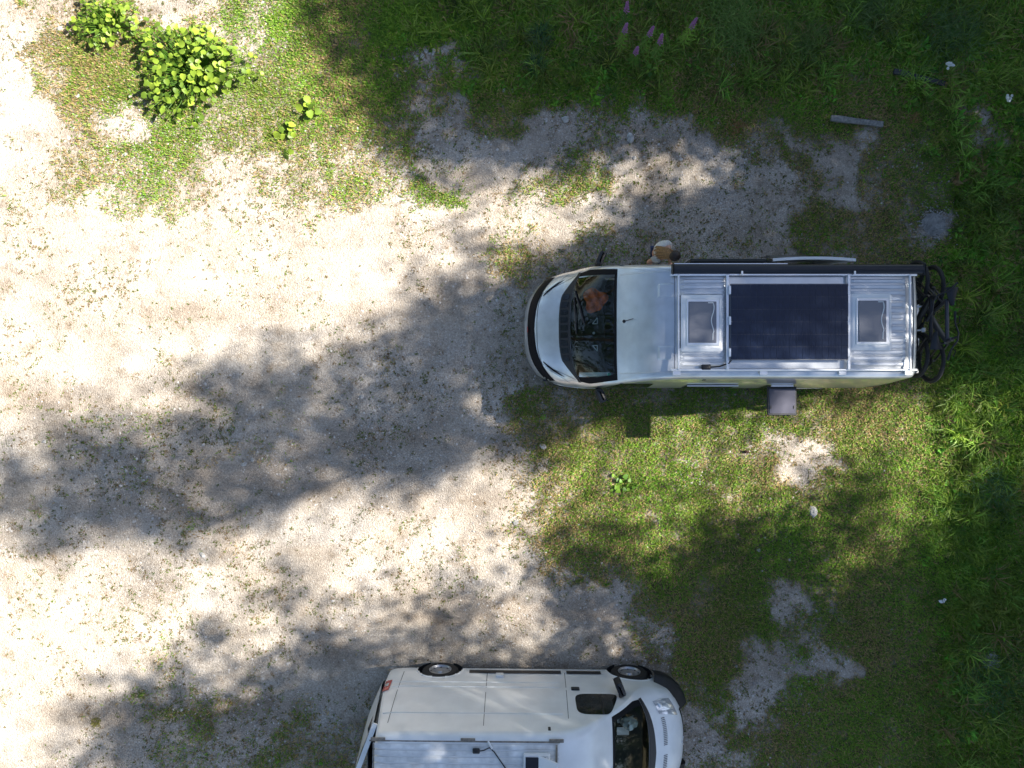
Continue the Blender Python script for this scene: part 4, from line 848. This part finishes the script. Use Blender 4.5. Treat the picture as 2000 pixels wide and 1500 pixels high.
# ------------------------------------------------------------------ trees outside the picture whose crowns throw the dappled shade
TREES = [(15.5, 8.6, 16), (18.5, 6.4, 19), (22.5, 10.2, 22), (13.6, -2.6, 22), (14.8, -5.4, 24), (20.5, -1.9, 27), (25.5, 4.9, 29), (28.0, -.6, 30), (18.0, 3.3, 25), (31.0, 8.6, 30), (24.0, -5.0, 28), (33.0, 3.4, 31), (27.0, 12.5, 25), (13.0, 11.8, 23), (36.0, -3.0, 31), (19.5, 14.5, 26)]
sx, sy = SUN.x / SUN.z, SUN.y / SUN.z
def crown_r(h, z):
    t = (z - .22 * h) / (.80 * h); return 0.0 if t <= 0 or t >= 1 else 3.4 * math.sin(PI * t ** .75) ** .7 + .25
leafs = [[] for _ in TREES]; LEAFA = .0066
step = .36; rt = random.Random(77)
for gx_ in np.arange(-10.5, 13.0, step):
    for gy_ in np.arange(-9.0, 9.6, step):
        sv = float(sample(S, np.array([gx_]), np.array([gy_]))[0]) / 9
        if gx_ < -9.6: sv *= .8
        tt = max(0., min(1., (sv - .12) / .74)); cvr = tt * (.94 if gx_ < .5 else .985)
        if cvr <= .02: continue
        nl = -math.log(1 - cvr) * step * step / LEAFA / 1.0; ncl = max(1, int(round(nl / 8)));
        for q in range(ncl):
            x = gx_ + rt.uniform(-.5, .5) * step; y = gy_ + rt.uniform(-.5, .5) * step; best = None
            for tr in range(26):
                z = rt.uniform(5, 29); X_, Y_ = x + sx * z, y + sy * z
                if X_ < 11.2: continue
                for k, (tx, ty, h) in enumerate(TREES):
                    R_ = crown_r(h, z)
                    if R_ <= 0: continue
                    d = math.hypot(X_ - tx, Y_ - ty) / R_
                    if best is None or d < best[0]: best = (d, k, X_, Y_, z)
                if best and best[0] < .95 and tr > 3: break
            if best: leafs[best[1]].append((best[2], best[3], best[4], nl / ncl))
for k, (tx, ty, h) in enumerate(TREES):
    T = empty('broadleaf_tree', (tx, ty, 0)); side_ = 'right of the clearing'
    tag(T, 'tall green tree outside the picture to the right, shading the clearing', 'tree', 'trees around the clearing')
    m = M(); m.tube([(0, 0, -.2), (.03, 0, h * .25), (-.05, .04, h * .42), (.02, .03, h * .55), (0, 0, h * .93)], [.20, .13, .07, .03, .010], 10); trk = m.build('trunk', BARK, T, True)
    lm = M(); V_ = []; n_ = 0
    for i, (x, y, z, nn) in enumerate(leafs[k]):
        c0 = Vector((x - tx, y - ty, z))
        if i % 3 == 0: zz = max(1.5, z - .45 * math.hypot(c0.x, c0.y) - .2); lm.tube([(0, 0, min(zz, h * .9)), (c0.x * .55, c0.y * .55, zz + (z - zz) * .6), c0], [.035, .02, .006], 4, False)
        for q in range(max(1, int(nn + rt.random()))):
            p = c0 + Vector((rt.gauss(0, .26), rt.gauss(0, .26), rt.gauss(0, .18))); d = Vector((rt.gauss(0, 1), rt.gauss(0, 1), rt.gauss(0, .6))).normalized(); s = d.cross(Vector((rt.gauss(0, 1), rt.gauss(0, 1), rt.gauss(0, 1)))).normalized() * .065
            V_.append((p - d * .095, p + s, p + d * .095, p - s))
    if lm.v: lm.build('limbs', BARK, T)
    if V_:
        vv = np.array(V_, np.float32).reshape(-1, 3); o = big_mesh('crown', vv, np.arange(len(vv)), np.full(len(V_), 4), TREELEAF); o.parent = T
# trees on the other sides, away from the sun: they stand in the reflections of glass and paint
for k, (tx, ty, h) in enumerate(((-17, 1, 20), (-20, -5, 23), (-19, 7, 22), (-24, 2, 25), (-15, 13, 20), (-4, 17, 22), (4, -17, 21), (-7, -19, 22), (5, 19, 23), (-16, -13, 21))):
    T = empty('broadleaf_tree', (tx, ty, 0)); tag(T, 'tall green tree outside the picture beyond the left, top or bottom edge', 'tree', 'trees across the clearing')
    m = M(); m.tube([(0, 0, -.2), (.03, 0, h * .3), (0, 0, h * .93)], [.28, .19, .02], 10); m.build('trunk', BARK, T, True)
    V_ = []; lm = M()
    for i in range(420):
        z = h * rt.uniform(.03, .98) if k % 2 else h * rt.uniform(.12, .98); R_ = max(2.2, crown_r(h, min(z, h * .95))) * 1.05 * math.sqrt(rt.random()); a = rt.uniform(0, 6.283); c0 = Vector((R_ * math.cos(a), R_ * math.sin(a), z))
        if i % 8 == 0: lm.tube([(0, 0, max(1.5, z - .5 * R_)), c0], [.04, .008], 4, False)
        for q in range(8):
            p = c0 + Vector((rt.gauss(0, .3), rt.gauss(0, .3), rt.gauss(0, .22))); d = Vector((rt.gauss(0, 1), rt.gauss(0, 1), rt.gauss(0, .6))).normalized(); s = d.cross(Vector((rt.gauss(0, 1), rt.gauss(0, 1), rt.gauss(0, 1)))).normalized() * .11
            V_.append((p - d * .16, p + s, p + d * .16, p - s))
    lm.build('limbs', BARK, T); vv = np.array(V_, np.float32).reshape(-1, 3); o = big_mesh('crown', vv, np.arange(len(vv)), np.full(len(V_), 4), TREELEAF); o.parent = T

# shrubs added on the right, outside the picture, to darken the windscreen reflection
for k in range(11):
    sx_, sy_, h = 18.3 + rt.uniform(0, 3), -15 + 3.0 * k + rt.uniform(-.6, .6), rt.uniform(4.5, 6.2)
    T = empty('added_shrub', (sx_, sy_, 0)); tag(T, 'dense green shrub added outside the picture to the right, darkening the windscreen reflection', 'shrub', 'shrubs added outside the picture')
    V_ = []; lm = M()
    for i in range(260):
        z = h * rt.uniform(.03, 1); R_ = 2.1 * math.sqrt(max(.05, 1 - (z / h) ** 2)) * math.sqrt(rt.random()); a = rt.uniform(0, 6.283); c0 = Vector((R_ * math.cos(a), R_ * math.sin(a), z))
        if i % 12 == 0: lm.tube([(0, 0, 0), (c0.x * .4, c0.y * .4, z * .6), c0], [.05, .03, .008], 4, False)
        for q in range(8):
            p = c0 + Vector((rt.gauss(0, .25), rt.gauss(0, .25), rt.gauss(0, .2))); d = Vector((rt.gauss(0, 1), rt.gauss(0, 1), rt.gauss(0, .6))).normalized(); s = d.cross(Vector((rt.gauss(0, 1), rt.gauss(0, 1), rt.gauss(0, 1)))).normalized() * .10
            V_.append((p - d * .15, p + s, p + d * .15, p - s))
    lm.build('branches', BARK, T); vv = np.array(V_, np.float32).reshape(-1, 3); o = big_mesh('crown', vv, np.arange(len(vv)), np.full(len(V_), 4), TREELEAF); o.parent = T
